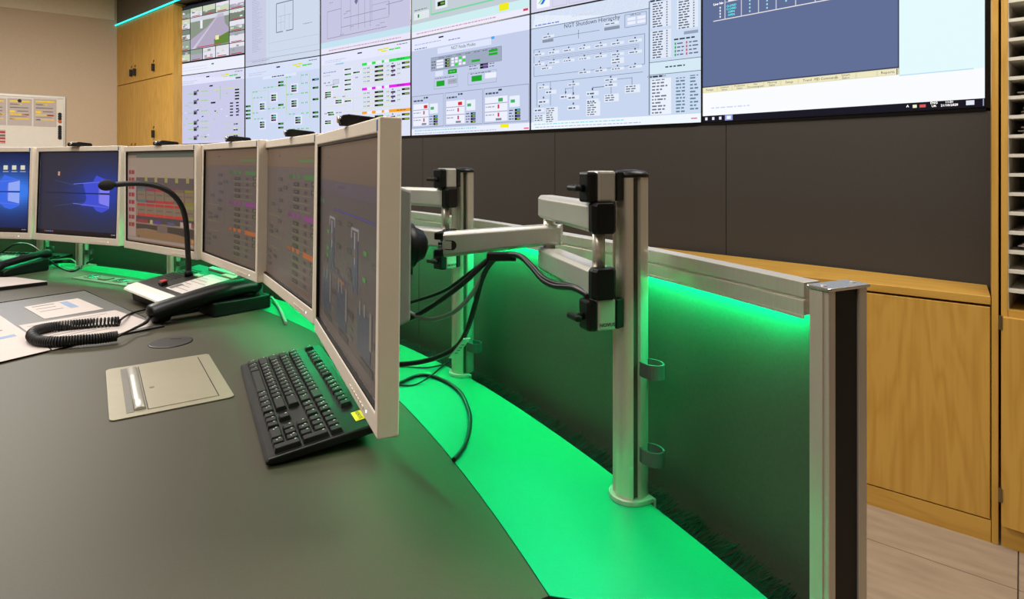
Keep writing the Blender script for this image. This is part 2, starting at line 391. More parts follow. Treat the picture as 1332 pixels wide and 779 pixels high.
def scr_pid(d, s=1):
    d.r(0,0,1,1,(208,222,246)); header(d); d.r(0,.15,1,.97,(204,214,240),1); d.r(.25,.15,.7,.19,(222,230,250),2); d.words(.38,.55,.17,(60,60,80),.014)
    for u,v in ((.0,.51),(.0,.57),(.0,.62),(.0,.67),(.46,.24),(.46,.28),(.46,.53),(.46,.77),(.46,.82),(.90,.36),(.90,.5),(.90,.66),(.90,.71)): d.tagbox(u+.005,v,.07,.024)
    d.tagbox(.90,.26,.08,.024,(60,200,220))
    for u,v,c in ((.21,.5,(90,170,220)),(.21,.74,(90,170,220)),(.37,.4,(70,160,50)),(.37,.66,(60,190,210)),(.64,.31,(60,200,210)),(.64,.5,(60,170,200)),(.69,.71,(60,200,210))):
        d.r(u-.01,v-.02,u+.085,v+.10,(228,232,250),2)
        for k in range(3): d.r(u,v+.03*k,u+.065,v+.022+.03*k,(16,18,16),3); d.r(u+.028,v+.004+.03*k,u+.062,v+.018+.03*k,(c,(70,160,50),(110,60,150))[k],4)
    for v,us in ((.30,(.28,.33,.38,.5,.55)),(.34,(.12,.16)),(.42,(.13,.18,.23)),(.58,(.28,.34,.4,.48,.54)),(.62,(.12,.17)),(.70,(.14,.19,.24)),(.2,(.58,.62,.78,.83)),(.3,(.78,.83)),(.42,(.59,.64,.78,.83)),(.54,(.78,.83)),(.67,(.62,.67,.78,.84)),(.86,(.62,.67,.73,.78,.84))):
        for u in us: d.valve(u,v)
    for u,v0,v1 in ((.1,.33,.7),(.575,.2,.66),(.87,.18,.74),(.33,.33,.62),(.76,.17,.3)): d.vl(u,v0,v1,(190,220,140),.006)
    for u0,u1,v in ((.1,.3,.335),(.3,.57,.30),(.3,.57,.58),(.58,.87,.42),(.6,.87,.86)): d.hl(u0,u1,v,(180,220,150),.006)
def scr_sch(d):
    d.r(0,0,1,1,(198,198,226)); d.r(0,.86,1,.93,(196,226,240),2); d.r(0,.93,1,1,(232,230,248),2); d.r(.09,.06,.18,.17,(238,238,248),3); d.frame(.12,.09,.16,.14,(215,195,80),4,.012); d.words(.1,.9,.965,(200,150,180))
    for u in (.25,.36,.45,.52,.58): d.vl(u,.3,.78,(150,150,178),.004)
    for u0,u1,v in ((.16,.6,.34),(.28,.75,.62),(.25,.6,.72),(.08,.24,.5),(.08,.75,.82),(.3,.6,.2),(.3,.6,.25),(.75,.92,.58)): d.hl(u0,u1,v,(135,135,165),.006)
    d.frame(.08,.5,.25,.82,(140,140,168),3); d.frame(.6,.55,.78,.72,(140,140,168),3); d.frame(.5,.07,.6,.2,(130,130,160),3); d.r(.50,.33,.54,.44,(150,155,190),3); d.poly([(.425,.42),(.445,.46),(.425,.5),(.405,.46)],(110,112,150),3); d.r(.41,.34,.44,.37,(140,140,165),3)
    d.vl(.6,.05,.6,(150,150,178)); d.vl(.78,.55,.7,(120,122,150),.006)
    for _ in range(24): u,v = random.uniform(.1,.8),random.uniform(.2,.82); d.words(u,u+.05,v,(150,150,175),.008)
def scr_trains(d):
    d.tab = [(0,0),(1,.83),(1.2,1)]
    d.r(0,0,1,1.2,(222,226,246)); header(d)
    d.r(.18,.145,.28,.165,(150,205,235),3)
    for u,v in ((.29,.24),(.29,.31),(.29,.39),(.29,.45),(.29,.52),(.39,.30),(.14,.46),(.18,.66),(.18,.69),(.29,.68),(.05,.53),(.05,.56),(.05,.59),(.08,.82),(.09,.85),(.05,.94),(.05,.97)): d.r(u-.01,v-.008,u+.09,v+.03,(236,240,252),2); d.tagbox(u,v,.075,.02)
    for v,c in ((.20,(40,225,80)),(.535,(230,30,240)),(.855,(250,165,30))):
        d.r(.49,v,.545,v+.035,c,2); d.r(.55,v,.60,v+.035,WHT,3); d.r(.56,v,.64,v+.035,c,2); d.r(.65,v,.70,v+.035,WHT,3); d.r(.60,v,.78,v+.035,WHT,1.5); d.r(.705,v,.73,v+.035,c,3); d.r(.78,v,.995,v+.038,c,2)
        d.words(.86,.95,v+.017,tuple(int(x*.6) for x in c),.012)
        for k in range(4):
            y = v+.075+.058*k
            if y > 1.15: continue
            d.valve(.52,y); d.valve(.56,y,(30,70,50)); d.tagbox(.63,y-.012,.09,.026,(90,150,60))
            if k < 3: d.valve(.77,y+.01); d.r(.80,y+.01,.845,y+.035,(80,50,110),3); d.r(.81,y-.02,.825,y-.008,(40,40,50),3); d.valve(.88,y+.01)
            if k < 2: d.tagbox(.91,y-.012,.075,.026,(150,190,40))
            d.hl(.49,.90,y+.028,(220,225,120),.005,2)
    d.hl(.02,.34,.62,(220,225,110)); d.hl(.05,.3,.74,(220,225,110)); d.vl(.12,.48,.62,(220,225,110)); d.vl(.39,.5,.84,(220,225,110)); d.hl(.28,.48,.66,(220,225,110)); d.vl(.30,.55,.84,(220,225,110)); d.hl(.27,.5,.84,(220,225,110)); d.r(.15,.37,.22,.43,(205,210,232),3); d.frame(.15,.37,.22,.43,(140,145,165),4)
    for u,v in ((.05,.40),(.10,.40),(.17,.62),(.06,.62),(.2,.84),(.24,.84),(.06,.84),(.43,.38),(.28,.62)): d.valve(u,v,(60,90,70))
    d.words(.03,.2,.255,(130,140,190),.012); d.words(.03,.12,.3,(170,175,210)); d.words(.06,.18,.44,(150,155,185))
def scr_flow(d):
    d.r(0,0,1,1,(196,206,214)); d.r(0,.86,1,.94,(206,238,242),2); d.r(0,.94,1,1,(238,236,252),2); d.r(.77,.855,.845,.92,(240,235,30),3); d.words(.05,.75,.965,(205,150,185)); d.r(.95,.945,.985,.965,(220,60,80),3)
    d.hl(.19,.97,.80,(120,215,160),.016); d.vl(.19,.1,.80,(120,215,160),.006); d.r(.02,.74,.17,.82,(224,232,236),2); d.r(.06,.765,.075,.80,(40,140,70),3); d.words(.03,.15,.72,(120,130,140))
    for u,v in ((.23,.58),(.25,.69),(.47,.56)): d.r(u-.02,v-.03,u+.09,v+.07,(226,236,240),2); d.tagbox(u,v,.07,.045,(90,170,40))
    d.r(.44,.36,.55,.5,(214,220,226),2); d.r(.46,.40,.49,.46,(230,140,30),3); d.r(.51,.4,.54,.45,(110,215,130),3)
    for u in (.66,.83): d.frame(u,.52,u+.11,.62,(120,125,135),3,.008); d.words(u+.02,u+.09,.57,(120,125,135))
    d.r(.24,.3,.29,.42,(150,160,172),2); d.words(.22,.3,.5,(110,120,130))
def scr_modes(d):
    d.tab = [(0,0),(.14,.125),(.245,.227),(.44,.36),(.62,.49),(.735,.597),(.93,.92),(1,1)]
    d.r(0,0,1,1,(196,206,234)); d.r(0,0,1,.14,(230,234,255),1); d.r(.26,.03,.305,.046,(10,10,20),3); d.words(.03,.28,.075,(160,165,200),.008); d.words(.35,.46,.09,(120,130,200),.01); d.words(.03,.16,.125,(90,100,150),.01); d.r(.25,.155,.71,.215,(222,230,252),2); d.r(.71,.14,.735,.165,(70,170,235),3)
    d.r(.19,.245,.79,.44,(158,170,192),2); d.frame(.19,.245,.79,.44,(120,130,150),3); 
    for k in range(3):
        v = .305+.043*k; d.r(.24,v-.012,.305,v+.022,WHT,3); d.tagbox(.32,v-.012,.04,.034,(150,190,40)); d.words(.195,.235,v+.005,(50,55,70),.012)
        for j in range(4): d.r(.375+.033*j,v-.012,.40+.033*j,v+.022,(50,220,60) if (k,j) in ((0,2),(1,3),(2,1)) else WHT,3)
    for u,v in ((.69,.27),(.69,.315),(.55,.37)): d.r(u,v,u+.07,v+.032,(30,170,40),3)
    for u in (.26,.33,.42,.5,.57,.64,.71): d.words(u,u+.05,.265,(70,78,98),.008)
    d.r(.23,.455,.30,.525,(222,230,250),3); d.r(.345,.455,.425,.515,(25,165,40),3); d.words(.36,.41,.485,(200,240,200))
    for v in (.44,.475): d.tagbox(.62,v,.065,.03,(120,70,180)); d.words(.53,.6,v+.015,(80,85,100)); d.words(.695,.74,v+.015,(80,85,100))
    for u in (.22,.52): d.frame(u,.54,u+.23-.02*(u<.3),.68,(150,158,180),3)
    d.r(.24,.59,.315,.655,(25,165,40),3); d.r(.345,.585,.425,.645,(170,174,186),3); d.words(.355,.415,.615,(90,92,105)); d.r(.55,.585,.635,.65,(25,165,40),3); d.r(.66,.57,.75,.635,WHT,3); d.words(.23,.4,.555,(90,95,110)); d.words(.54,.72,.555,(90,95,110))
    for q,u in enumerate((.0,.315,.645)):
        w = .265+.02*q; d.frame(u+.005,.735,u+w+.04,.99-.06,(140,148,170),3); d.r(u+.015,.785,u+w*.62,.92,WHT,2)
        d.words(u+.02,u+.12,.765,(80,85,100)); d.words(u+.12,u+.16,.75,(60,65,80))
        d.r(u+.12,.795,u+.155,.815,(215,40,45) if q < 2 else (60,170,90),4)
        for v in (.83,.875): d.r(u+.115,v,u+.128,v+.022,(200,60,70),4); d.words(u+.02,u+.09,v+.01,(160,165,185),.006)
        d.hl(u+.015,u+w*.62,.822,(150,158,180),.004,3); d.hl(u+.015,u+w*.62,.868,(150,158,180),.004,3)
        d.r(u+w*.67,.79,u+w*.67+.075,.85,(232,240,252),2); d.r(u+w*.70,.81,u+w*.70+.032,.827,(70,180,100),4)
        for k,c in enumerate(((60,190,210),(120,190,50),(120,80,190),(150,200,40))): d.tagbox(u+w*.80,.862+.0155*k,.04,.013,c); d.words(u+w*.66,u+w*.77,.868+.0155*k,(90,95,110),.006)
        d.r(u+.10,.905,u+.145,.917,(130,135,150),4)
    d.r(0,.945,1,1,(236,240,255),2); d.r(.78,.945,.845,.972,(245,240,20),4); d.words(.03,.6,.96,(150,215,225)); d.words(.03,.75,.985,(180,185,215),.007); d.r(.955,.98,.99,.99,(235,90,120),4)
def scr_hier(d):
    d.tab = [(0,0),(.75,.675),(.935,.935),(1,1)]
    d.r(0,0,1,1,(200,214,240)); d.r(0,0,1,.135,(238,246,255),1); d.words(.03,.2,.115,(110,120,210),.01); d.words(.28,.42,.09,(220,215,235)); d.hl(0,.74,.14,(110,120,140),.006)
    d.r(.735,.0,1,.93,(204,220,242),2); d.vl(.735,.08,.93,(110,120,140),.005,4)
    def bx(u,v,w=.075,h=.025): d.r(u,v,u+w,v+h,(228,236,250),3); d.words(u+.006,u+w-.025,v+h*.55,(90,100,120),.009,4); d.r(u+w*.45,v-.018,u+w*.45+.008,v-.006,(50,60,80),4)
    d.hl(.12,.45,.255,(110,122,145)); d.vl(.32,.22,.30,(110,122,145)); bx(.08,.225,.08); d.r(.08,.262,.155,.29,(140,148,165),3); bx(.48,.2,.085); d.r(.48,.24,.57,.268,(140,148,165),3); d.frame(.6,.16,.72,.27,(110,122,145),3)
    for u,v in ((.615,.19),(.615,.225),(.67,.19),(.67,.225)): d.r(u,v,u+.045,v+.025,WHT,4)
    d.frame(.02,.345,.71,.60,(110,122,145),2)
    for k in range(7): bx(.02+.1*k,.38); bx(.02+.1*k,.475)
    bx(.07,.52); bx(.52,.52); bx(.52,.545)
    for k in range(4): bx(.32+.1*k,.60)
    for v in (.425,.44,.455): d.hl(.06,.68,v,(120,132,155),.003)
    d.hl(.04,.7,.665,(110,122,145))
    for u,v in ((.05,.70),(.10,.745),(.05,.80),(.02,.85),(.25,.70),(.2,.78),(.25,.79),(.25,.85),(.48,.69),(.48,.735),(.37,.775),(.37,.82)): bx(u,v)
    for u,v,n in ((.10,.85,7),(.37,.835,6),(.48,.80,3),(.60,.76,3),(.02,.89,3)):
        d.r(u,v,u+.085,v+.013*n+.004,(230,238,250),3)
        for k in range(n): d.words(u+.006,u+.06,v+.008+.013*k,(95,105,125),.006,4)
    for u,v0,v1 in ((.04,.665,.84),(.135,.665,.84),(.285,.665,.79),(.52,.665,.80),(.64,.70,.76),(.235,.74,.78),(.41,.75,.775)): d.vl(u,v0,v1,(110,122,145))
    d.hl(.41,.52,.755,(110,122,145)); d.hl(.52,.64,.705,(110,122,145)); d.hl(.235,.285,.745,(110,122,145))
    for u,v,n in ((.745,.10,10),(.745,.335,11),(.88,.08,13)):
        d.r(u,v,u+.105,v+.021*n,(226,234,248),3)
        for k in range(n): d.words(u+.008,u+.062,v+.012+.021*k,(80,92,115),.010,4); d.r(u+.08,v+.006+.021*k,u+.087,v+.018+.021*k,(120,130,150),4)
    d.words(.74,.84,.085,(40,45,60),.014); d.words(.875,.985,.06,(40,45,60),.014); d.words(.865,.98,.43,(40,45,60),.012); d.r(.915,.375,.985,.40,(150,162,186),4)
    for k in range(4): d.r(.868,.455+.03*k,.875,.475+.03*k,(40,160,90),4); d.words(.88,.915,.465+.03*k,(90,100,120)); d.r(.925,.455+.03*k,.932,.475+.03*k,(220,70,90),4); d.words(.94,.985,.465+.03*k,(90,100,120))
    d.hl(.735,1,.595,(110,120,140),.005,4); d.hl(.735,1,.70,(110,120,140),.005,4); d.r(.738,.60,1,.695,(214,234,246),3); d.words(.82,.92,.645,(80,90,110),.012,4)
    d.r(.745,.735,.85,.93,(236,242,252),3)
    for k in range(11): d.words(.75,random.uniform(.79,.84),.745+.0175*k,(110,120,140),.008,4); d.words(.875,.92,.745+.0175*k,(100,130,150),.008,4); d.words(.945,.985,.735+.0175*k,(100,130,150),.008,4)
    d.words(.74,.81,.715,(40,45,60),.014)
    d.r(0,.935,1,1,(240,248,255),3); d.words(.02,.6,.955,(150,220,235),.008,4); d.words(.03,.7,.98,(170,180,210),.006,4); d.r(.95,.965,.98,.973,(235,90,120),5)
def scr_desk(d):
    WR = .759
    d.r(0,0,1,1,(250,252,255)); d.r(0,0,WR,.79,(96,110,150),2); d.r(WR,.0,1,.80,(228,250,253),2); d.hl(WR,.97,.80,(190,225,245),.006,3)
    d.r(0,.757,WR,.795,(226,220,180),3)
    for k in range(11): d.r(.003+.069*k,.761,.066+.069*k,.791,(238,232,196),4)
    d.r(WR-.008,.759,WR-.005,.793,(90,85,70),5); d.r(.0,.749,WR,.757,(60,66,95),3); d.r(WR-.004,0,WR,.79,(60,66,95),3)
    d.r(0,.957,1,1,(22,20,34),3)
    d.words(.04,.22,.905,(200,215,250),.008,3)
    for u in (.012,.045,.078): d.r(u,.968,u+.011,.988,(235,235,245),5)
    d.r(.105,.959,.14,.996,(150,165,225),4); d.r(.113,.966,.132,.988,(245,245,250),5)
    d.r(.80,.969,.812,.986,(240,240,200),5); d.r(.82,.970,.838,.986,(220,90,90),5); d.r(.95,.964,.972,.988,(230,232,245),5); d.r(.994,.96,.997,.996,(160,160,190),5)
    d.hl(.05,.72,.30,(235,228,228),.006,3); d.hl(.105,.72,.185,(200,202,214),.004,3)
    for u in (.105,.179,.253,.326,.403,.477,.55,.63): d.vl(u,.0,.30,(200,202,214),.004,3)
    d.r(.12,.165,.165,.185,(235,235,235),4)
    for k in range(4):
        d.r(.080,.208+.021*k,.086,.221+.021*k,(240,240,240),4)
        for u in (.213,.286): d.r(u,.20+.024*k,u+.006,.212+.024*k,(160,225,235),4)
    d.r(.363,.25,.369,.262,(160,225,235),4)
def scr_gray(d):
    d.r(0,0,1,1,(214,220,240)); d.r(0,.8,1,1,(216,216,238),2); d.r(.04,.83,.13,.97,(244,248,255),3)
    d.poly([(.065,.86),(.085,.86),(.105,.9),(.085,.94),(.065,.94),(.085,.9)],(25,120,215),4); d.poly([(.05,.87),(.06,.87),(.08,.9),(.06,.93),(.05,.93),(.07,.9)],(120,205,130),4)
    for k in range(8): d.frame(.15+.11*k,.82,.245+.11*k,.98,(190,192,216),3); d.words(.17+.11*k,.22+.11*k,.88,(140,145,165)); d.words(.17+.11*k,.22+.11*k,.92,(140,145,165))
def scr_desk2(d):
    d.r(0,0,1,1,(96,110,150)); d.r(.8,0,1,1,(226,250,253),2)
    for k in range(6): d.hl(.05,.72,.2+.12*k,(200,202,214),.005,3)

# ------------------------------------------------------------------ the video wall: 12 modules
PAN = [[(scr_net,'video wall module showing network lines and dark value boxes, beside the tall cupboard'),(scr_cctv,'video wall module showing a grid of surveillance camera pictures')],
 [(scr_pid,'video wall module showing a process diagram with small green and cyan values'),(scr_plan,'video wall module showing a pale floor plan of a square building')],
 [(scr_trains,'video wall module showing green, magenta and orange header bars'),(scr_sch,'video wall module showing a grey schematic with a yellow corner icon')],
 [(scr_modes,'video wall module titled NGT Node Modes, with green and white buttons'),(scr_flow,'video wall module showing a grey flow page framed by a green line')],
 [(scr_hier,'video wall module titled NGT Shutdown Hierarchy, full of small tree boxes'),(scr_gray,'video wall module cut by the picture top, blue and green arrow icon at lower left')],
 [(scr_desk,'video wall module showing a slate-blue window, beige button row and black taskbar'),(scr_desk2,'video wall module above the one with the black taskbar')]]
VWG = 'video wall display modules'
for i in range(6):
    a, b = Vector(VW[i]), Vector(VW[i+1]); w = (b-a).length; yaw = math.atan2(b.y-a.y, b.x-a.x); c = (a+b)/2
    for j in range(2):
        fn, lab = PAN[i][j]; h = VZ[j+1]-VZ[j]
        t = thing('video_wall_module', lab, 'display', (c.x, c.y, VZ[j]), yaw, VWG)
        if i == 5 and j == 1: pass
        MB().box(-w/2,w/2,.004,.30,0,h).build('housing', M_blackg, t)
        g = .0035
        fr = MB(); fr.box(-w/2,w/2,-.004,.004,0,g).box(-w/2,w/2,-.004,.004,h-g,h).box(-w/2,-w/2+g,-.004,.004,g,h-g).box(w/2-g,w/2,-.004,.004,g,h-g); fr.build('bezel', M_blackg, t)
        d = Disp(w-2*g, h-2*g, .003); fn(d)
        s = d.mb.build('screen', D_wall, t); s.location = (0,0,g)
        if fn is scr_modes: text('NGT Node Modes', .03, M_tdark, s, d.P(.48,.166,6), xs=.95)
        if fn is scr_hier: text('NGT Shutdown Hierarchy', .032, M_tdark, s, d.P(.40,.152,6))
        if fn is scr_hier:
            text('LPR Reset', .014, M_tdark, s, d.P(.66,.155,6)); text('Common Status', .015, M_tdark, s, d.P(.775,.642,6))
        if fn is scr_desk:
            for k, q in enumerate(('Pumps','Common\nValves','Production\nStatus','Gas\nChromatograph','Metering\nStatus','Setup','Trend','PID Commands','System\nStatus','','Reports')):
                if q: text(q, .011 if '\n' in q else .014, M_tdark, s, d.P(.034+.069*k,.776,8))
            text('Line No', .015, M_twhite, s, d.P(.075,.185,8))
            for k, q in enumerate(('CLOSED','CLOSED','OPEN','OPEN')): text(q, .0125, M_tcyan, s, d.P(.135,.215+.021*k,8))
            text('ENG\nUK', .011, M_twhite, s, d.P(.862,.974,8)); text('11:01\n21/10/2020', .011, M_twhite, s, d.P(.905,.974,8))
            text('^', .02, M_twhite, s, d.P(.785,.98,8))
# upright wood jamb at the right end of the video wall, from floor to bulkhead
j0 = Vector((1.4535,1.864)); j1 = Vector((1.600,2.056)); jd = (j1-j0).normalized(); jn = Vector((jd.y,-jd.x))
jamb = struct(MB().solid([j0,j1],[j0+jn*.0165,j1+jn*.0165],0,2.69).build('trim_2', M_wood, bevel=.0015))
jamb['label'] = 'maple upright between the dark wall and the pigeonhole unit'

# ------------------------------------------------------------------ tall cupboards at the left end
cyaw = math.atan2(bd.y, bd.x)
tc = thing('tall_cupboard', 'tall maple cupboard with small dark handles between beige wall and video wall', 'cupboard', (b0.x,b0.y,0), cyaw)
CW = 1.49
MB().box(0,CW,.022,.34,0,2.685).build('carcass', M_wood, tc)
MB().box(CW,CW+.022,.0,.12,0,2.685).build('end_panel', M_wood, tc)
def cup_u(px):     # distance along the cupboard front for an image column
    r = (px-666)/F; return (r*b0.y-b0.x)/(bd.x-r*bd.y)
seams = [0, cup_u(174.5), cup_u(199), CW]
for z0, z1 in ((.1,2.006),(2.014,2.68)):
    for k in range(3):
        dr = MB().box(seams[k]+.002,seams[k+1]-.002,0,.02,z0,z1).build('door', M_wood, tc, bevel=.002)
        hx = (seams[k+1]-.05, seams[k]+.05, seams[k]+.04)[k]; hz = (z0+.06) if z0 > 1 else (1.41 if k == 2 else 1.25)
        MB().box(hx-.009,hx+.009,-.03,-.002,hz,hz+.075).build('handle', M_dinkk, dr, bevel=.003)
        MB().box(hx-.035,hx-.005,-.0015,.0005,hz+.10,hz+.115).box(hx-.035,hx-.028,-.0015,.0005,hz+.085,hz+.10).build('label_plate', M_dinkk, dr)

# ------------------------------------------------------------------ whiteboard on the left wall
def wall_pt(px, py, off=.02):
    r = (px-666)/F; p = lw(0,off); s = (p.x-r*p.y)/(ld.x-r*ld.y); q = p-ld*s
    return s, CZ-(py-Y0)/F*q.y
lyaw = math.atan2(ld.y, ld.x)
def wthing(name, label, cat, group=None): return thing(name, label, cat, (LW.x,LW.y,0), lyaw, group)
s1, ztop = wall_pt(82,128.5); zbot = .95
wb = wthing('whiteboard', 'large whiteboard with thin silver frame on the beige wall', 'whiteboard')
MB().box(-s1-1.6,-s1,-.018,-.0015,zbot,ztop).build('board', M_white, wb)
fm = MB(); fm.box(-s1-1.6,-s1,-.024,-.0015,ztop,ztop+.022).box(-s1,-s1+.02,-.024,-.0015,zbot,ztop+.022); fm.build('frame', M_alu2, wb)
def wsheet(px0,py0,px1,py1,label,rows):
    sa, za = wall_pt(px0,py0); sb, zb = wall_pt(px1,py1)
    o = tag(MB().box(-sa,-sb,-.0205,-.0185,zb,za).build('paper_sheet', M_paper), label, 'paper', 'sheets on the whiteboard')
    o.location = (LW.x,LW.y,0); o.rotation_euler = (0,0,lyaw); W_, H_ = sa-sb, za-zb
    for nm, m in (('yellow_print', M_yellow), ('grey_print', M_ink), ('red_print', M_red)):
        mb = MB()
        for u0,u1,v,t,mm in rows:
            if mm == nm: mb.quad(*[(-sa+u*W_, -.0209, za-vv*H_) for u,vv in ((u0,v+t),(u1,v+t),(u1,v),(u0,v))])
        if mb.v: mb.build(nm, m, o)
base = [(.1,.92,.07,.06,'yellow_print'),(.1,.5,.20,.03,'grey_print'),(.4,.6,.19,.04,'yellow_print'),(.1,.85,.32,.03,'grey_print'),(.1,.32,.44,.09,'yellow_print'),(.4,.85,.45,.03,'grey_print'),(.1,.9,.57,.04,'yellow_print'),(.58,.88,.57,.05,'red_print'),(.1,.9,.74,.03,'yellow_print'),(.1,.3,.74,.04,'grey_print'),(.1,.8,.66,.015,'grey_print')]
wsheet(43.5,128,73.5,165,'printed sheet with yellow bars on whiteboard, nearest the magnets',base)
wsheet(9.5,127.5,41.5,163.5,'printed sheet with yellow bars and a black magnet on whiteboard',base)
wsheet(-26,126.5,8,162.5,'printed sheet with yellow bars cut off by the left picture edge',base)
wsheet(-24,168,7,187,'small red and black printed sheet low on the whiteboard',[(.3,1,.1,.14,'red_print'),(.4,1,.35,.12,'grey_print'),(.4,1,.55,.12,'red_print'),(.2,1,.8,.1,'red_print')])
mg = 0
for (px,py,m,lab,grp) in [(25.5,131,M_black,'black magnet holding the sheet on the whiteboard',None),(77.8,158,M_red,'round orange magnet on the right edge of the whiteboard',None)]+[(77.8,y,M_black,'black magnet in the row along the whiteboard right edge','magnets on the whiteboard edge') for y in (148.5,151.5,154.5,165,168,171,174,177,179.5)]:
    s_, z_ = wall_pt(px,py); o = MB().cyl((0,-.019,0),(0,-.03,0),.017,.015,12).build('magnet', mat('orange_magnet',(200,95,25)) if m is M_red else m)
    p = LW-ld*s_; o.location = (p.x,p.y,z_); o.rotation_euler = (0,0,lyaw); tag(o, lab, 'magnet', grp)

# ------------------------------------------------------------------ low maple cabinet under the dark wall
cd = Vector((.7695,-.6386)); F2 = Vector((1.4615,1.861)); cn = Vector((.6386,.7695))
fpts = [F2-cd*1.9, F2-cd*1.0, F2-cd*.36, F2-cd*.010]
lc = thing('low_cabinet', 'long low maple cabinet below the dark wall, behind the glowing partition', 'cabinet', (F2.x,F2.y,0), math.atan2(cd.y,cd.x))
def fr(u): return F2-cd*u
wl = [Vector(VW[3])*.12+Vector(VW[4])*.88, Vector(VW[4])*.2+Vector(VW[5])*.8, Vector(VW[5])*.45+Vector(VW[6])*.55, Vector((1.592,2.058))]
wl = [p-Vector((.012,.012)) for p in wl]
MB().solid(fpts,wl,.717+.004,.747).build('worktop', M_woodh, lc, world=True, bevel=.002)
fin = [p+cn*.021 for p in fpts]; MB().solid(fin,[p+(q-p)*.96 for p,q in zip(fin,wl)],.0,.714).build('carcass', M_wood, lc, world=True)
MB().solid([fr(1.9),fr(.010)],[fr(1.9)+cn*.02,fr(.010)+cn*.02],0,.066).build('plinth', M_woodh, lc, world=True)
for u0,u1 in ((.012,.62),(.624,1.24),(1.244,1.88)):
    MB().solid([fr(u1),fr(u0)],[fr(u1)+cn*.019,fr(u0)+cn*.019],.070,.714).build('door', M_wood, lc, world=True, bevel=.0012)

# pigeonhole unit at the right edge
P0 = Vector((1.471,1.850)); pd = Vector((.71,-.704)).normalized(); pn = Vector((-pd.y,pd.x)); pn = pn if pn.y > 0 else -pn
pyaw = math.atan2(pd.y,pd.x)
pu = thing('pigeonhole_unit', 'maple paper rack with grey pigeonhole shelves above a cupboard door', 'shelf unit', (P0.x,P0.y,0), pyaw)
PW, PDp, pz0, pitch = .62, .30, .713, .0577
MB().box(0,.016,0,PDp,.066,2.68).build('side_panel', M_wood, pu, bevel=.001)
MB().box(PW-.021,PW,0,PDp,.066,2.68).build('side_panel', M_wood, pu, bevel=.001)
MB().box(.0162,PW-.0212,PDp-.01,PDp,.066,2.68).build('back_panel', M_ginner, pu)
MB().box(.0161,.0175,.003,PDp-.01,pz0,2.6).build('inner_lining', M_gshelf, pu)
MB().box(.0162,PW-.0212,.002,PDp-.01,pz0-.024,pz0).build('bottom_rail', M_woodh, pu)
MB().box(0,PW,.004,PDp,0,.066).build('plinth', M_woodh, pu)
ds = None
for k in range(1, 32):
    if ds is None: o = MB().box(.0176,PW-.0215,.004,PDp-.011,-.005,.005).build('shelf', M_gshelf, pu); ds = o.data
    else: o = bpy.data.objects.new('shelf', ds); COL.objects.link(o); o.parent = pu
    o.location = (0,0,pz0+pitch*k)
pdr = MB().box(.004,PW-.002,-.019,-.001,.07,pz0-.02).build('door', M_wood, pu, bevel=.001)
for z in (.14,.655): MB().box(-.004,.006,-.021,-.008,z,z+.04).build('hinge', M_hinge, pdr)
ph = [(0,2,'dark-tinted folder stub in the lowest pigeonhole'),(3,4,'white papers in a pigeonhole, three shelves above the bottom'),(4,2,'thin white sheets in a pigeonhole, four shelves above the bottom'),(5,1,'single white sheet in a pigeonhole, five shelves above the bottom'),(7,1,'flat white sheet in a pigeonhole near the middle of the rack'),(9,5,'crumpled pile of papers in a pigeonhole, third pile from the top'),(10,6,'tall pile of papers in a pigeonhole, second pile from the top'),(11,5,'fanned papers in a pigeonhole, highest thick pile'),(13,2,'thin white sheets in a pigeonhole near the picture top')]
for k, n, lab in ph:
    st = thing('paper_stack', lab, 'papers', (P0.x,P0.y,pz0+pitch*k+(.0052 if k else .0005)), pyaw, 'papers in the pigeonholes')
    for q in range(n):
        x0 = .034+random.uniform(0,.02)+.01*(q%2); rot = Matrix.Rotation(R(random.uniform(-2,2)),4,'Y')
        mb = MB(); mb.M = Matrix.Translation((x0,.03+random.uniform(0,.03),.0004+q*.0050)) @ Matrix.Rotation(R(-random.uniform(.3,.6) if n > 3 else 0),4,'Y')
        mb.box(0,.23,0,.2,0,.0035 if n > 3 else .0025).build('sheet', M_dinkk if (k == 0 and q == 1) else M_paper, st)

# ------------------------------------------------------------------ the curved console: desk tops, rear shelf, partition
def arc(rf, a, b, n=40): return [pol(a+(b-a)*k/n, rf(a+(b-a)*k/n)) for k in range(n+1)]
TH0, THJ = 62.9, 23.2
def desk(label, a, b, legs):
    t = thing('curved_desk', label, 'desk', (*pol((a+b)/2,3.4),0))
    A = arc(lambda th: 2.95, a, b); B = arc(lambda th: r_desk(th)-.0006, a, b)
    MB().solid(A,B,DZ-.0008,DZ).build('laminate_top', M_desk, t, world=True)
    MB().solid(A,B,DZ-.028,DZ-.0009).build('core', M_edge, t, world=True)
    for th in legs: MB().solid([pol(th,3.1),pol(th,3.7)],[pol(th-.5,3.1),pol(th-.5,3.7)],.001,DZ-.0285).build('leg', M_alu2, t, world=True)
    return t
desk('near section of the curved grey-brown desk, carrying keyboard and intercom', TH0, THJ+.03, (61,43,25))
desk('far section of the curved desk at the left picture edge', THJ-.03, 6, (21,9))
sh = thing('desk_rear_shelf', 'narrow rear shelf of the desk tinted with the bright green LED glow', 'shelf', (*pol(50,3.9),0))
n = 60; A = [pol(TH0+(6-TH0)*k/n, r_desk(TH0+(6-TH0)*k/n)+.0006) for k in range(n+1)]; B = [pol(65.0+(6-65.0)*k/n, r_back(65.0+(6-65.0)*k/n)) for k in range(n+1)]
MB().solid(A,B,DZ-.0008,DZ).build('laminate_top', M_shelf_glow, sh, world=True)
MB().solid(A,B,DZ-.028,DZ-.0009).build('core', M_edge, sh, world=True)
for th in (60,45,30,15): MB().solid([pol(th,3.88),pol(th,3.93)],[pol(th-.5,3.88),pol(th-.5,3.93)],.001,DZ-.0285).build('leg', M_alu2, sh, world=True)

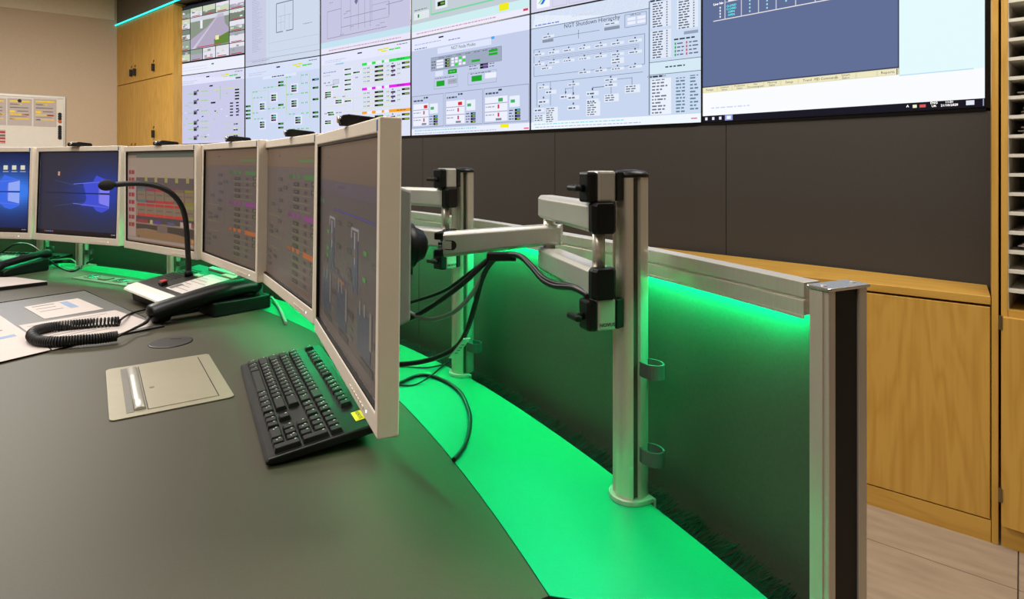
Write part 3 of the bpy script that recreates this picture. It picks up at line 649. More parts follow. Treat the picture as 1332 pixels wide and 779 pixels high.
ZP = CZ-.1115
pt = thing('desk_partition', 'low curved partition with aluminium top rail and dark panels, lit green', 'partition', (*pol(45,4.0),0))
def ring(off, a=64.55, b=6, n=60): return arc(lambda th: r_part(th)+off, a, b, n)
rl = MB(); rl.solid(ring(-.0215),ring(-.0005),ZP-.0145,ZP).solid(ring(-.0195),ring(-.0015),ZP-.017,ZP-.0145).solid(ring(-.0220),ring(0),ZP-.031,ZP-.017)
rl.solid(ring(-.0220),ring(-.0208),ZP-.0345,ZP-.031); rl.build('top_rail', M_alu, pt, world=True, bevel=.0012)
ths = [64.55,50.4,36.2,22.0,6]
for a, b in zip(ths, ths[1:]):
    MB().solid(ring(-.006,a-.02,b+.02,20),ring(-.0005,a-.02,b+.02,20),.12,ZP-.0312).build('panel', M_panel, pt, world=True)
MB().solid(ring(-.02),ring(0),.02,.12).build('bottom_rail', M_alu, pt, world=True)
ledo = tag(MB().solid(ring(-.0204,64.4),ring(-.0154,64.4),ZP-.0335,ZP-.0312).build('led_strip', M_green), 'green light strip hidden under the partition top rail', 'light strip')
# end post
pp = Vector((.2949,.5555)); n2 = Vector((.906,.423)); prz = math.atan2(.423,.906)
post = thing('partition_post', 'aluminium end post of the partition with black insert and bright cap', 'post', (pp.x,pp.y,0), prz)
zc = CZ-.1115
MB().box(-.025,-.0165,-.010,.010,0,zc).build('side_profile', M_alu, post, bevel=.001)
MB().box(-.0262,-.025,-.004,.009,0,zc-.001).build('front_lip', M_alu, post)
MB().box(.0145,.025,-.010,.010,0,zc).build('side_profile', M_alu, post, bevel=.001)
MB().box(-.0165,.0145,-.0075,.008,0,zc-.001).build('insert', M_insert, post)
MB().prism(rrect(-.0275,.0275,-.0125,.0125,.003),zc,zc+.003).build('cap', M_bright, post, bevel=.0008)
for x in (-.019,.019): MB().cyl((x,0,zc+.003),(x,0,zc+.0036),.0028,n=12).build('screw', M_alu, post)
# brush strip closing the gap between rear shelf and partition
br = MB()
for k in range(5200):
    th = 6+(64.4-6)*k/5200+random.uniform(-.02,.02); w = .018+.0
    clump = .5+.2*math.sin(th*9)+.15*math.sin(th*23)+random.uniform(-.25,.25)
    p = Vector((*pol(th, r_back(th)+.001),DZ-.012)); q = Vector((*pol(th+random.uniform(-.07,.07)+.1*math.sin(th*7), min(r_back(th)+.034+.007*clump, r_part(th)-.0075)),DZ-.010+random.uniform(-.004,.006)+.004*clump))
    e = Vector((*pol(th+.016, r_back(th)+.001),DZ-.012)); q2 = q+(e-p)*.7
    br.add([p,e,q2,q],[(0,1,2,3)])
bo = br.build('brush_strip', M_brush, pt, world=True, kind='stuff', recalc=False)

# ------------------------------------------------------------------ monitors
MW, MH = .4928, .357
MONS = [  # x, y, z offset, yaw, tilt
 (-.253,.900,-.126,-64.49,.56),(-.499,1.352,-.121,-57.42,.98),(-.796,1.715,-.118,-48.52,.77),(-1.171,2.031,-.118,-35.32,0),(-1.619,2.281,-.114,-23.36,1.75),(-2.098,2.428,-.114,-12.0,1.75)]
def dim(c, k): return tuple(int(x*k) for x in c)
def ms_m6(d):
    B = (92,76,66); d.r(0,0,1,1,(82,74,72)); d.r(0,0,1,.19,(104,84,68),2); d.r(0,.19,1,.26,(84,74,84),2)
    d.r(.17,.06,.2,.072,(60,52,48),3); d.r(.05,.15,.15,.165,(110,96,88),3); d.r(.05,.175,.1,.185,(110,96,88),3)
    d.r(.34,.205,.62,.235,(92,82,96),3); d.r(.38,.21,.52,.226,(70,62,76),4)
    d.hl(.3,1,.335,(64,58,150),.006,3); d.r(.0,.30,.06,.325,(66,92,70),3); d.r(.07,.3,.09,.325,(60,150,60),3)
    def rig(u,v,h):
        d.r(u,v,u+.11,v+.012,(150,146,150),3); d.r(u,v,u+.012,v+.05,(150,146,150),3); d.r(u+.1,v,u+.112,v+.05,(150,146,150),3)
        d.r(u+.015,v+.05,u+.035,v+h,(66,76,96),3); d.r(u+.07,v+.05,u+.095,v+h,(66,76,96),3); d.r(u+.045,v+.02,u+.06,v+h*.6,(160,156,160),3); d.r(u+.04,v+h*.32,u+.065,v+h*.45,(120,92,62),4); d.r(u+.04,v+h*.55,u+.06,v+h*.9,(70,100,106),3)
    rig(.22,.38,.27); rig(.62,.385,.29)
    for u,v in ((.37,.385),(.37,.5),(.34,.63),(.12,.62),(.56,.37),(.56,.49),(.55,.58),(.9,.49),(.57,.61)): d.r(u,v,u+.075,v+.022,(54,50,52),3); d.r(u+.02,v+.006,u+.055,v+.016,(80,92,70),4)
    for u,v in ((.18,.46),(.17,.55),(.17,.59),(.8,.46),(.79,.57)): d.r(u,v,u+.04,v+.02,(54,140,54),4)
    for q,u in enumerate((.08,.38,.72)):
        d.r(u,.70+.01*q,u+.17,.90,(52,62,78),3); d.r(u+.16,.69,u+.185,.84,(118,110,100),4); d.r(u+.03,.68,u+.045,.74,(130,124,120),4); d.r(u+.09,.68,u+.105,.73,(130,124,120),4); d.r(u+.04,.91,u+.2,.94,(56,54,54),4); d.r(u+.2,.75+.02*q,u+.28,.775+.02*q,(50,48,48),4)
        for v in (.80,.84,.88): d.r(u+.22,v,u+.27,v+.012,(62,96,50) if v == .84 else (92,84,80),4)
    d.r(.42,.665,.52,.68,(140,92,40),5); d.hl(.2,.6,.66,(60,60,110),.005,3); d.r(0,.94,1,1,(96,82,76),2)
def ms_proc(d):
    d.r(0,0,1,1,(98,86,82)); d.r(0,0,1,.14,(116,92,74),2); d.r(.27,.05,.31,.062,(60,52,48),3); d.words(.6,.95,.07,(110,110,60),.012); d.r(.7,.09,.98,.11,(82,120,70),3)
    for v,c in ((.19,(60,120,60)),(.46,(140,50,130)),(.70,(190,96,36))):
        d.r(.5,v,.56,v+.03,dim(c,.85),3); d.r(.59,v,.63,v+.03,c,3); d.r(.67,v,.72,v+.03,c,3); d.r(.79,v,1,v+.035,c,3)
        for k in range(4):
            y = v+.055+.052*k; d.r(.60,y,.70,y+.026,(46,40,40),3); d.r(.62,y+.006,.68,y+.02,(78,80,64),4); d.r(.80,y,.84,y+.02,(76,48,60),3); d.valve(.54,y+.01,(80,104,80)); d.valve(.76,y+.02,(80,104,80)); d.hl(.58,.9,y+.035,(128,124,70),.004,2)
            if k < 2: d.r(.91,y-.01,.99,y+.018,(44,40,38),3); d.r(.93,y-.004,.97,y+.012,(110,116,50),4)
    for u,v in ((.28,.22),(.28,.3),(.3,.38),(.28,.46),(.28,.54),(.39,.28),(.12,.42),(.08,.6),(.08,.64),(.2,.62),(.05,.80),(.05,.85),(.05,.9),(.18,.82)): d.r(u,v,u+.08,v+.024,(56,54,50),3); d.r(u+.02,v+.006,u+.06,v+.018,(80,96,70),4)
    for u0,u1,v in ((.02,.3,.52),(.05,.35,.68),(.1,.3,.77)): d.hl(u0,u1,v,(126,122,66),.005,2)
    for u in (.14,.36,.46): d.vl(u,.3,.7,(118,112,72),.004)
    d.r(0,.95,1,1,(104,84,74),2)
def ms_alarm(d):
    d.r(0,0,1,1,(150,126,104)); d.r(0,0,1,.03,(64,66,62),2); d.r(.14,.02,1,.06,(92,104,92),3); d.r(0,.06,1,.28,(170,150,132),2); d.r(.14,.28,1,.55,(92,80,84),3)
    for k in range(8): d.r(.02,.2+.085*k,.11,.245+.085*k,(158,44,52),4); d.r(.055,.2+.085*k,.065,.245+.085*k,(180,140,130),5)
    d.r(.0,.15,.13,.95,(178,152,142),2.5)
    for k in range(5): d.r(.28+.15*k,.27,.32+.15*k,.33,(160,152,80),5)
    cs = [(80,112,112),(150,40,80),(190,40,46),(190,40,46),(120,98,80),(140,132,40)]
    for k in range(6):
        u = .16+.14*k
        for v,c in ((.40,cs[k]),(.53,(190,40,46) if 1 < k < 4 else cs[k]),(.57,(190,40,46) if k < 5 else (140,140,70)),(.68,(210,46,44) if k < 5 else (140,140,70))): d.r(u,v,u+.13,v+.028,c,5)
        d.r(u,.43,u+.13,.53,(136,114,92),4); d.r(u,.6,u+.13,.68,(136,114,92),4); d.words(u+.02,u+.11,.47,(100,84,74),.012,5); d.words(u+.02,u+.11,.64,(100,84,74),.012,5)
    d.r(.14,.71,1,.78,(70,62,66),4); d.r(.16,.745,.33,.785,(150,44,60),5); d.r(.36,.745,.40,.79,(196,176,120),5); d.r(.42,.745,.52,.785,(86,56,140),5); d.r(.62,.75,.72,.785,(80,84,130),5); d.r(.8,.735,.95,.79,(196,170,160),5); d.r(.96,.745,1,.775,(180,60,70),5)
    d.poly([(.14,.80),(.14,.86),(.3,.845),(.46,.855),(.75,.87),(1,.90),(1,.80)],(62,52,48),4); d.r(.47,.79,.62,.87,(120,98,92),5)
    d.r(.14,.86,1,1,(150,112,78),3); d.r(.0,.955,1,.985,(168,150,140),5); d.r(.95,.905,.985,.94,(214,136,48),6); d.r(.17,.93,.20,.955,(90,96,80),5)
def ms_win(d, icons=False, b=1.0):
    N, N2 = 40, 30
    for i in range(N):
        for j in range(N2):
            u = (i+.5)/N; v = (j+.5)/N2; x = (u-.80)*1.35; y = v-.49
            g = math.exp(-(x*x*4+y*y*9))+.5*math.exp(-(x*x*2+y*y*40)); g = min(g,1.25)
            if icons: col = (18+30*g, 26+80*g, 66+140*g)
            else: col = (40-12*g, 40+14*g, 58+82*g)
            d.r(i/N,j/N2,(i+1)/N,(j+1)/N2,col,1)
    s = (88,140,255) if icons else (70,92,250)
    c0 = (56,110,240) if icons else (58,76,214)
    d.poly([(.60,.49),(.58,.42),(.565,.37),(.63,.36),(.69,.355),(.73,.28),(.78,.30),(.895,.345),(.895,.49)],c0,2)
    d.poly([(.60,.505),(.895,.505),(.895,.67),(.84,.705),(.80,.72),(.74,.70),(.70,.655),(.63,.65),(.54,.645),(.60,.60),(.615,.55)],c0,2)
    pane = (150,175,255) if icons else (128,128,246)
    d.poly([(.775,.385),(.895,.355),(.895,.485),(.775,.485)],pane,3); d.poly([(.775,.508),(.895,.508),(.895,.645),(.775,.612)],pane,3)
    for v0,v1 in ((.345,.30),(.655,.70)): d.poly([(.45,(v0+v1)/2+(.06 if v0<.5 else -.06)),(.895,v0),(.895,v0+.006),(.45,(v0+v1)/2+(.068 if v0<.5 else -.052))],(110,120,230),4)
    d.hl(.08,.90,.4965,(22,24,52),.012,5); d.r(.765,.40,.775,.60,(110,110,226),4)
    d.poly([(.20,.34),(.60,.43),(.6,.436),(.2,.345)],(60,74,120),2); d.poly([(.2,.66),(.6,.60),(.6,.606),(.2,.665)],(60,74,120),2)
    d.r(0,.955,1,1,(20,14,20),4); 
    for k,c in enumerate(((150,70,60),(110,110,120),(90,120,170),(80,110,190),(160,70,110))): d.r(.09+.025*k,.965,.105+.025*k,.985,c,5)
    d.words(.93,.98,.975,(150,150,160),.01,5)
    if icons:
        for u in (.72,.81,.90): d.r(u,.16,u+.045,.215,(228,224,190),5); d.r(u-.005,.235,u+.055,.245,(180,180,190),5)
    else: d.r(.245,.235,.27,.285,(205,150,110),5)
MFN = [(ms_m6,'nearest monitor, seen almost edge-on above the keyboard'),(ms_proc,'second nearest monitor, beige frame, brownish process screen with magenta bar'),(ms_proc,'third nearest monitor, beside the gooseneck microphone, orange bar low on its screen'),(ms_alarm,'monitor with red alarm tiles behind the gooseneck microphone'),(ms_win,'dark blue desktop monitor behind the microphone head'),(lambda d: ms_win(d,True),'monitor with three white desktop icons at the left picture edge')]
MG = 'monitors curving around the desk'
def mon_frame(i):
    x,y,z,yaw,tl = MONS[i]; yr = R(yaw)
    n = Vector((math.sin(yr),-math.cos(yr),0)); v = Vector((0,0,1))*math.cos(R(tl))-n*math.sin(R(tl))
    return Vector((x,y,CZ+z))-v*MH/2, yr, R(tl)
for i,(x,y,z,yaw,tl) in enumerate(MONS):
    fn, lab = MFN[i]; loc, yr, tr = mon_frame(i)
    t = thing('desk_monitor', lab, 'monitor', loc, yr, MG, rx=-tr)
    w, h = MW/2, MH; bs, bt, bb = .013, .018, .026
    f = MB(); O = [(-w,0),(w,0),(w,h),(-w,h)]; I = [(-w+bs,bb),(w-bs,bb),(w-bs,h-bt),(-w+bs,h-bt)]
    f.add([(x_,y_,z_) for y_ in (0,.0245) for L_ in (O,I) for x_,z_ in L_], [q_ for k in range(4) for q_ in ((k,(k+1)%4,4+(k+1)%4,4+k),(8+k,8+(k+1)%4,12+(k+1)%4,12+k),(k,(k+1)%4,8+(k+1)%4,8+k),(4+k,4+(k+1)%4,12+(k+1)%4,12+k))]); f.build('bezel', M_bezel, t, bevel=.0018)
    g = MB(); q = .0035
    g.box(-w+bs,w-bs,.001,.006,bb,bb+q).box(-w+bs,w-bs,.001,.006,h-bt-q,h-bt).box(-w+bs,-w+bs+q,.001,.006,bb,h-bt).box(w-bs-q,w-bs,.001,.006,bb,h-bt); g.build('screen_edge', M_black, t)
    d = Disp(2*(w-bs)-2*q, h-bt-bb-2*q, .0075); fn(d); s = d.mb.build('screen', D_monb if i > 3 else D_mon, t); s.location = (0,0,bb+q)
    MB().box(-w+.004,w-.004,.0095,.0245,.004,h-.004).build('back_cover', M_house, t)
    hs = MB(); zc0 = .5*h+.010
    hs.M = Matrix.Translation((0,0.0245,zc0)) @ Matrix.Rotation(R(-90),4,'X')
    hs.frustum(-w+.075,w-.075,-.094,.094,0,.036,.006,.012); hs.build('rear_housing', M_house, t, bevel=.003)
    MB().box(-.05,.05,.0607,.0725,zc0-.05,zc0+.05).build('mount_plate', M_black, t, bevel=.003)
    lt = MB(); lt.cyl((w-.055,.0002,.012),(w-.055,-.0008,.012),.0017,n=10); lt.build('power_light', M_glow, t)
    for k in range(7): MB().box(w-.155+.0125*k,w-.147+.0125*k,-.0008,.0002,.008,.012).build('button', M_bezel, t)
    st = MB(); st.box(w-.017,w-.011,-.0004,.0002,h-.0155,h-.003); st.build('logo_sticker', M_bluest, t)
# small sensors/webcams on the monitors' top edges
WCL = ['small black webcam on the top edge of the nearest monitor','small black webcam on the second nearest monitor','small black webcam on the third nearest monitor','small black webcam on the red alarm tile monitor','small black webcam on the dark blue desktop monitor']
for i in range(5):
    loc, yr, tr = mon_frame(i); u0 = (.045,.045,.03,.01,.0)[i]
    t = thing('webcam', WCL[i], 'webcam', PX(0,0,1)*0+loc+Matrix.Rotation(yr,3,'Z')@Vector((u0,.0,0))+Vector((0,0,MH+.0006)), yr, 'webcams on the monitors')
    wd = .013 if i < 2 else (.018 if i == 2 else .03)
    MB().prism_x([(-.004,0),(-.006,.008),(-.003,.0145),(.006,.016),(.052,.012),(.056,.008),(.056,0)],-wd,wd*.6).build('body', M_black, t, bevel=.0015)
    MB().cyl((-wd*.3,-.003,.0085),(-wd*.3,-.008,.0085),.0055,.0048,14).build('lens', M_bright, t)
    MB().box(-wd*.7,wd*.3,.0258,.031,-.02,.002).build('clip', M_black, t)

# ------------------------------------------------------------------ monitor posts and arms
def th_at_px(px, r):
    best = None
    for k in range(6000):
        th = 6+60*k/6000; p = pol(th, r); e = abs(666+F*p[0]/p[1]-px)
        if p[1] > 0 and (best is None or e < best[0]): best = (e, th)
    return best[1]
POSTS = [(.1463,.760),(-.0965,1.203)] + [pol(th_at_px(px,3.925),3.925) for px in (444,332,226,107,56)]
PLAB = ['tall aluminium monitor post nearest to the partition end post','aluminium monitor post behind the cable bundle, white cable tag in front','monitor post hidden behind the two nearest monitors','monitor post under the joint of second and third nearest monitors','green-lit monitor post below the red alarm tile monitor','green-lit monitor post below the dark blue desktop monitor','green-lit monitor post below the joint of the two leftmost monitors']
PH = CZ-.0125-DZ
PG = 'monitor posts on the rear shelf'
def post_yaw(p): return -math.atan2(p[0]-C[0], p[1]-C[1])     # local +y points to the partition
for i, p in enumerate(POSTS):
    yaw = post_yaw(p); t = thing('monitor_post', PLAB[i], 'post', (p[0],p[1],DZ), yaw, PG)
    # round extruded column with four grooves
    prof = []; n = 72; rr = .0215
    for k in range(n):
        a = 360*k/n; near = min(abs((a-g+180)%360-180) for g in (-17,73,163,253)); prof.append((math.cos(R(a))*(rr if near > 11 else rr-.006), math.sin(R(a))*(rr if near > 11 else rr-.006)))
    MB().prism(prof,.0062,PH-.004).build('column', M_alu, t)
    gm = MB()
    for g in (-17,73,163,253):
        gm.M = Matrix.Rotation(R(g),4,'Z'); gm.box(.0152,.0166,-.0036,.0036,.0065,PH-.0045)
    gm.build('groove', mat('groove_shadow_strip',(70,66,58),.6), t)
    cp = MB(); n = 24
    cp.rings([[(math.cos(2*math.pi*k/n)*q,math.sin(2*math.pi*k/n)*q,z) for k in range(n)] for q,z in ((.0225,PH-.004),(.0228,PH),(.017,PH+.004),(.006,PH+.0055))]); cp.build('end_cap', M_black, t)
    # clamp base plate reaching over the shelf edge
    yb = r_back(math.degrees(-yaw))-math.hypot(p[0]-C[0],p[1]-C[1])
    bp = [(math.cos(R(a))*.0265, math.sin(R(a))*.0265) for a in range(180,361,15)]
    bp = bp+[(.0265,yb+.004),(-.0265,yb+.004)]
    MB().prism(bp,.0,.006).build('base_plate', M_alu2, t, bevel=.001)
    MB().box(-.0265,.0265,yb+.0035,yb+.0075,-.05,.004).build('clamp_plate', M_alu2, t, bevel=.001)
    MB().box(-.0265,.0265,yb-.05,yb+.0035,-.05,-.045).build('clamp_jaw', M_alu2, t)
    MB().cyl((0,yb-.035,-.0445),(0,yb-.035,-.029),.006,n=12).build('clamp_screw', M_black, t)
    if i < 2 or i > 2:
        # cable clips in the side groove
        for z in ((.155,.052) if i == 0 else (.05,)):
            pts = [(math.cos(R(a))*.0165, math.sin(R(a))*.0125) for a in range(-165,166,15)]
            A = [(x*1.0,y*1.0) for x,y in pts]; Bq = [(x*.86,y*.82) for x,y in pts]
            cl = MB(); a0 = 20 if True else 0
            cl.M = Matrix.Rotation(R(8),4,'Z') @ Matrix.Translation((.0305,.004,z)) ; cl.solid(A,Bq,0,.017); cl.build('cable_clip', mat('clip_grey',(78,80,78),.4), t)

def arm_parts(name, label, p, tube_xy, elbow, joint, zu, zl, grp, novus):
    """p post centre, tube_xy pivot tube, elbow and joint in plan; zu/zl heights of upper/lower link centres"""
    t = thing(name, label, 'monitor arm', (tube_xy[0],tube_xy[1],zl-.055), 0, grp)
    d = Vector((p[0]-tube_xy[0],p[1]-tube_xy[1])); dn = d.normalized(); yaw = math.atan2(dn.y,dn.x); L = d.length
    Mx = Matrix.Translation((tube_xy[0],tube_xy[1],0)) @ Matrix.Rotation(yaw,4,'Z')
    def part(nm, fill, m, bevel=0, M=Mx, par=None):
        mb = MB(); mb.M = M; fill(mb); return mb.build(nm, m, par or t, world=(par is None), bevel=bevel)
    MB().cyl((*tube_xy,zl+.01),(*tube_xy,zu-.01),.0078).build('pivot_tube', M_alu, t, world=True)
    # two collars clamped to the column, with thumb screws
    for z, tagl in ((zu+.0375,0),(zl-.0375,1)):
        h = .0185
        def silver(mb): mb.prism([(-.0095,-.0145),(.0145,-.0165),(.0145,.0165),(-.0095,.0145)], z-h, z+h)
        part('collar', silver, M_alu2, .003)
        part('collar_end', lambda mb: mb.prism([(-.0215,-.0115),(-.0093,-.0143),(-.0093,.0143),(-.0215,.0115)], z-h-.0005, z+h-.001), M_black, .003)
        saddle = [(.0147,-.0178)]+[(L-.0225*math.cos(R(a)),-.0225*math.sin(R(a))) for a in range(36,-37,-4)]+[(.0147,.0178)]
        part('saddle', lambda mb: mb.prism(saddle, z-h+.001, z+h-.001), M_black, .002)
        kn = part('thumb_screw', lambda mb: mb.cyl((-.021,0,z-.002),(-.034,0,z-.002),.0045,n=12), M_black)
        wg = MB(); wg.M = Mx; wg.box(-.038,-.029,-.0125,.0125,z-.0055,z+.0015); wg.build('wing', M_black, t, world=True, bevel=.0025)
        if tagl and novus:
            s = Matrix.Rotation(yaw,4,'Z')
            o = text('NOVUS', .0062, M_tdark, t, (0,0,0), name='lettering', ext=.0002)
            nrm = Mx @ Vector((.0025,-.0159,z-.0115)) - Vector((tube_xy[0],tube_xy[1],zl-.055)); o.location = nrm; o.rotation_euler = (R(90),0,yaw-R(4.8))
    e = Vector(elbow); q = Vector(tube_xy); jv = Vector(joint)
    def link(nm, a, b, za, zb, h0, h1, wd, m=M_alu2, ends=(True,True)):
        dd = (b-a).normalized(); ll = (b-a).length; pr = Vector((-dd.y,dd.x)); mb = MB(); rings = []
        prof = [(-1,-.72),(-.72,-1),(.72,-1),(1,-.72),(1,.72),(.72,1),(-.72,1),(-1,.72)]
        for s_,k in ((-.019,.55),(-.014,.9),(0,1),(ll,1),(ll+.014,.9),(ll+.019,.55)) if ends[1] else ((-.019,.55),(-.014,.9),(0,1),(ll,1),(ll+.003,.98)):
            tt = min(max(s_/ll,0),1); hh = (h0+(h1-h0)*tt)/2; c = a+dd*s_; zz = za+(zb-za)*tt
            rings.append([Vector((c.x+pr.x*x*wd/2*k, c.y+pr.y*x*wd/2*k, zz+y*hh)) for x,y in prof])
        mb.rings(rings); mb.smooth = False; return mb.build(nm, m, t, world=True, bevel=.0012)
    def endcap(a, b, z, h, wd):
        dd = (a-b).normalized(); pr = Vector((-dd.y,dd.x)); c = a
        mb = MB(); rings = []; prof = [(-1,-.8),(-.8,-1),(.8,-1),(1,-.8),(1,.8),(.8,1),(-.8,1),(-1,.8)]
        for s_,k in ((.006,1.03),(.0155,1.0),(.021,.75)): rings.append([Vector((c.x+dd.x*s_+pr.x*x*wd/2*k, c.y+dd.y*s_+pr.y*x*wd/2*k, z+y*h/2*(1.02 if k > .8 else .97))) for x,y in prof])
        mb.rings(rings); mb.smooth = False; mb.build('link_cap', M_black, t, world=True, bevel=.001)
    for nm, z in (('upper_link',zu),('lower_link',zl)):
        link(nm, q, e, z, z, .036, .034, .030); endcap(q, e, z, .037, .031)
    zf0, zf1 = (zu+zl)/2-.002, (zu+zl)/2-.022
    jj = jv; link('forearm', e, e+(jj-e)*.92, zf0, zf1, .030, .039, .030, ends=(True,False))
    MB().cyl((e.x,e.y,zl+.016),(e.x,e.y,zu-.016),.009).build('elbow_pin', M_alu, t, world=True)
    dd = (jj-e).normalized(); pr = Vector((-dd.y,dd.x)); hd = e+(jj-e)*.92
    # black fork head with the tilting joint
    Mh = Matrix.Translation((hd.x,hd.y,zf1)) @ Matrix.Rotation(math.atan2(dd.y,dd.x),4,'Z')
    part('fork', lambda mb: mb.box(.0032,.0175,-.0150,.0150,.0075,.0190).box(.0032,.0175,-.0150,.0150,-.0190,-.0075), M_black, .002, Mh)
    sl = MB(); sl.M = Mh @ Matrix.Rotation(R(90),4,'X')
    sl.prism(rrect(-.020,.0031,-.0075,.0075,.0074,8),-.0154,.0154); sl.build('slot', M_insert, t, world=True)
    part('slot_block', lambda mb: mb.box(-.012,.0033,-.0157,.0157,-.0062,.0062), M_alu2, .0006, Mh)
    MB().cyl(Vector((hd.x+dd.x*-.006,hd.y+dd.y*-.006,zf1)),Vector((jj.x,jj.y,zf1)),.0062).build('joint_pin', M_bright, t, world=True)
    return t, jj, zf1, dd
AG = 'monitor arms'
ALAB = ['silver monitor arm in full view, clamped to the nearest post','monitor arm on the second post, partly behind the nearest monitor','monitor arm hidden behind the second and third nearest monitors','monitor arm behind the red alarm tile monitor','monitor arm behind the dark blue desktop monitor','monitor arm behind the leftmost monitor']
zu, zl = CZ-.0645, CZ-.142
post_for = [0,1,3,4,5,6]
for i in range(6):
    x,y,z,yaw,tl = MONS[i]; bk = Vector((-math.sin(R(yaw)),math.cos(R(yaw)))); p = Vector(POSTS[post_for[i]])
    plate = Vector((x,y))+bk*.074
    if i == 0: tube = Vector((.1045,.742)); elbow = Vector((.056,.92)); joint = Vector((x,y))+bk*.117; joint = plate + bk*.080
    else:
        side = Vector((-.7,-.4)).normalized() if i < 2 else None
        rad = (Vector(C)-p).normalized(); 
        tube = p + (Matrix.Rotation(R(12),2) @ rad)*.045
        joint = plate + bk*.070
        m_ = (tube+joint)/2; dv = joint-tube; l_ = dv.length; hgt = math.sqrt(max(.18**2-(l_/2)**2, .0004)) if l_ < .35 else .02
        pr_ = Vector((-dv.y,dv.x)).normalized(); elbow = m_ + pr_*min(hgt,.06)*(1 if i != 1 else 1)
    t, jj, zf, dd = arm_parts('monitor_mount', ALAB[i], p, tube, elbow, joint, zu, zl, AG, i == 0 or i == 1)
    # ball joint head bolted to the monitor's mount plate
    a = Vector((plate.x,plate.y,zf)); b = Vector((joint.x,joint.y,zf)); ax = (b-a); ax.normalize()
    hb = MB(); hb.rings([[a+ax*s_+(Vector((-ax.y,ax.x,0))*math.cos(2*math.pi*k/24)+Vector((0,0,1))*math.sin(2*math.pi*k/24))*q for k in range(24)] for s_,q in ((.0,.022),(.014,.022),(.015,.034),(.036,.034),(.040,.028),(.052,.022),(.058,.012))])
    hb.build('tilt_head', M_black, t, world=True)
    MB().cyl(a+ax*.028+Vector((0,0,-.03)),a+ax*.028+Vector((0,0,-.044)),.009,n=12).build('tilt_screw', M_black, t, world=True)

# ------------------------------------------------------------------ desk accessories
# power box let into the desk
cs = [G(138,482),G(272,461),G(305,517),G(141,550)]; ctr = sum(cs,Vector())/4
ux = ((cs[1]-cs[0])+(cs[2]-cs[3])).normalized(); pbw = ((cs[1]-cs[0]).length+(cs[2]-cs[3]).length)/2; pbh = ((cs[3]-cs[0]).length+(cs[2]-cs[1]).length)/2
pb = thing('power_box', 'beige metal power box with hinged lid let into the desk beside keyboard', 'power box', (ctr.x,ctr.y,DZ+.0002), math.atan2(ux.y,ux.x))
MB().prism(rrect(-pbw/2,pbw/2,-pbh/2,pbh/2,.01),0,.0025).build('frame', M_box, pb, bevel=.0012)
lx0, lx1 = -pbw*.5+pbw*.30, pbw*.5-pbw*.13
MB().box(lx0,lx1,-pbh*.44,pbh*.44,.0026,.0036).build('lid', M_box, pb, bevel=.0006)
MB().box(lx1+.0002,lx1+.0016,-pbh*.44,pbh*.44,.0025,.0031).build('lid_gap', M_dinkk, pb)
MB().box(lx0-.0016,lx0-.0002,-pbh*.44,pbh*.44,.0025,.0030).build('lid_gap', M_dinkk, pb)
MB().box(-pbw*.5+pbw*.13,-pbw*.5+pbw*.19,-pbh*.44,pbh*.44,.0026,.0030).build('slot', mat('slot_grey',(110,106,96),.5), pb)
gr = MB(); gr.rings([[Vector((lx0-.012+math.cos(R(a))*.009,yy,.003+max(0,math.sin(R(a)))*.005)) for a in range(0,360,30)] for yy in (-pbh*.42,-pbh*.2,0,pbh*.2,pbh*.40)]); gr.build('brush_flap', M_alu2, pb)
MB().cyl((lx0+.012,-.02,.0036),(lx0+.012,-.02,.0041),.004,n=14).build('finger_mark', mat('slot_grey'), pb)
# cable grommet cover
g = G(222,445.5); gm = thing('cable_grommet', 'round dark cable cover in the desk beyond the power box', 'grommet', (g.x,g.y,DZ+.0002))
gb = MB(); gb.rings([[(math.cos(2*math.pi*k/40)*q,math.sin(2*math.pi*k/40)*q,z) for k in range(40)] for q,z in ((.0455,0),(.0455,.0012),(.043,.002),(.041,.0016))]); gb.build('rim', mat('grommet_plastic',(50,48,45),.4), gm)
MB().box(-.012,.012,.022,.024,.0016,.0021).build('cable_slit', M_black, gm)
# socket strip
s0 = G(93,362.3); s1_ = G(172,374); sv = (s1_-s0); sa = math.atan2(sv.y,sv.x); sl_ = sv.length
ss = thing('socket_strip', 'narrow strip of green-lit sockets let into the far desk behind the papers', 'socket strip', (s0.x,s0.y,DZ+.0002), sa)
MB().box(0,sl_,0,.075,0,.003).build('frame', mat('socket_frame',(120,118,110),.4), ss, bevel=.001)
for k in range(6): MB().box(.035+.085*k,.080+.085*k,.02,.055,.003,.008).build('socket', mat('socket_grey',(100,96,90),.3) if k % 2 else M_bright, ss, bevel=.002)

# desk pad with sheets
p2, p3 = G(110,379), G(213,425.5); pa = G(0,395.3); pbk = G(0,468); 
e1 = (pa-p2).normalized(); e2 = (pbk-p3).normalized(); ql = [p2, p3, p3+e2*.95, p2+e1*.95]
dp = thing('desk_pad', 'grey desk pad with papers under the coiled cord', 'desk pad', ((p2+p3)*.5))
MB().prism([(v.x,v.y) for v in reversed(ql)],DZ+.0004,DZ+.003).build('mat', M_pad, dp, world=True)
MB().tube([v+Vector((0,0,.0028)) for v in (ql[3],ql[0],ql[1],ql[2])],.0022,6).build('black_rim', M_dinkk, dp, world=True)
def sheet(name, label, pix, z, m, marks=(), group='papers on the desk pad'):
    v = [G(*q,z) for q in pix]; o = tag(MB().prism([(a.x,a.y) for a in reversed(v)],z,z+.0006).build(name, m), label, 'paper', group)
    for k,(a,b,c,d_,mm) in enumerate(marks):
        f = lambda s,t: v[0]*(1-s)*(1-t)+v[1]*s*(1-t)+v[2]*s*t+v[3]*(1-s)*t+Vector((0,0,.0009))
        MB().quad(f(a,b),f(c,b),f(c,d_),f(a,d_)).build('print', mm, o)
    return o
zp = DZ+.0035
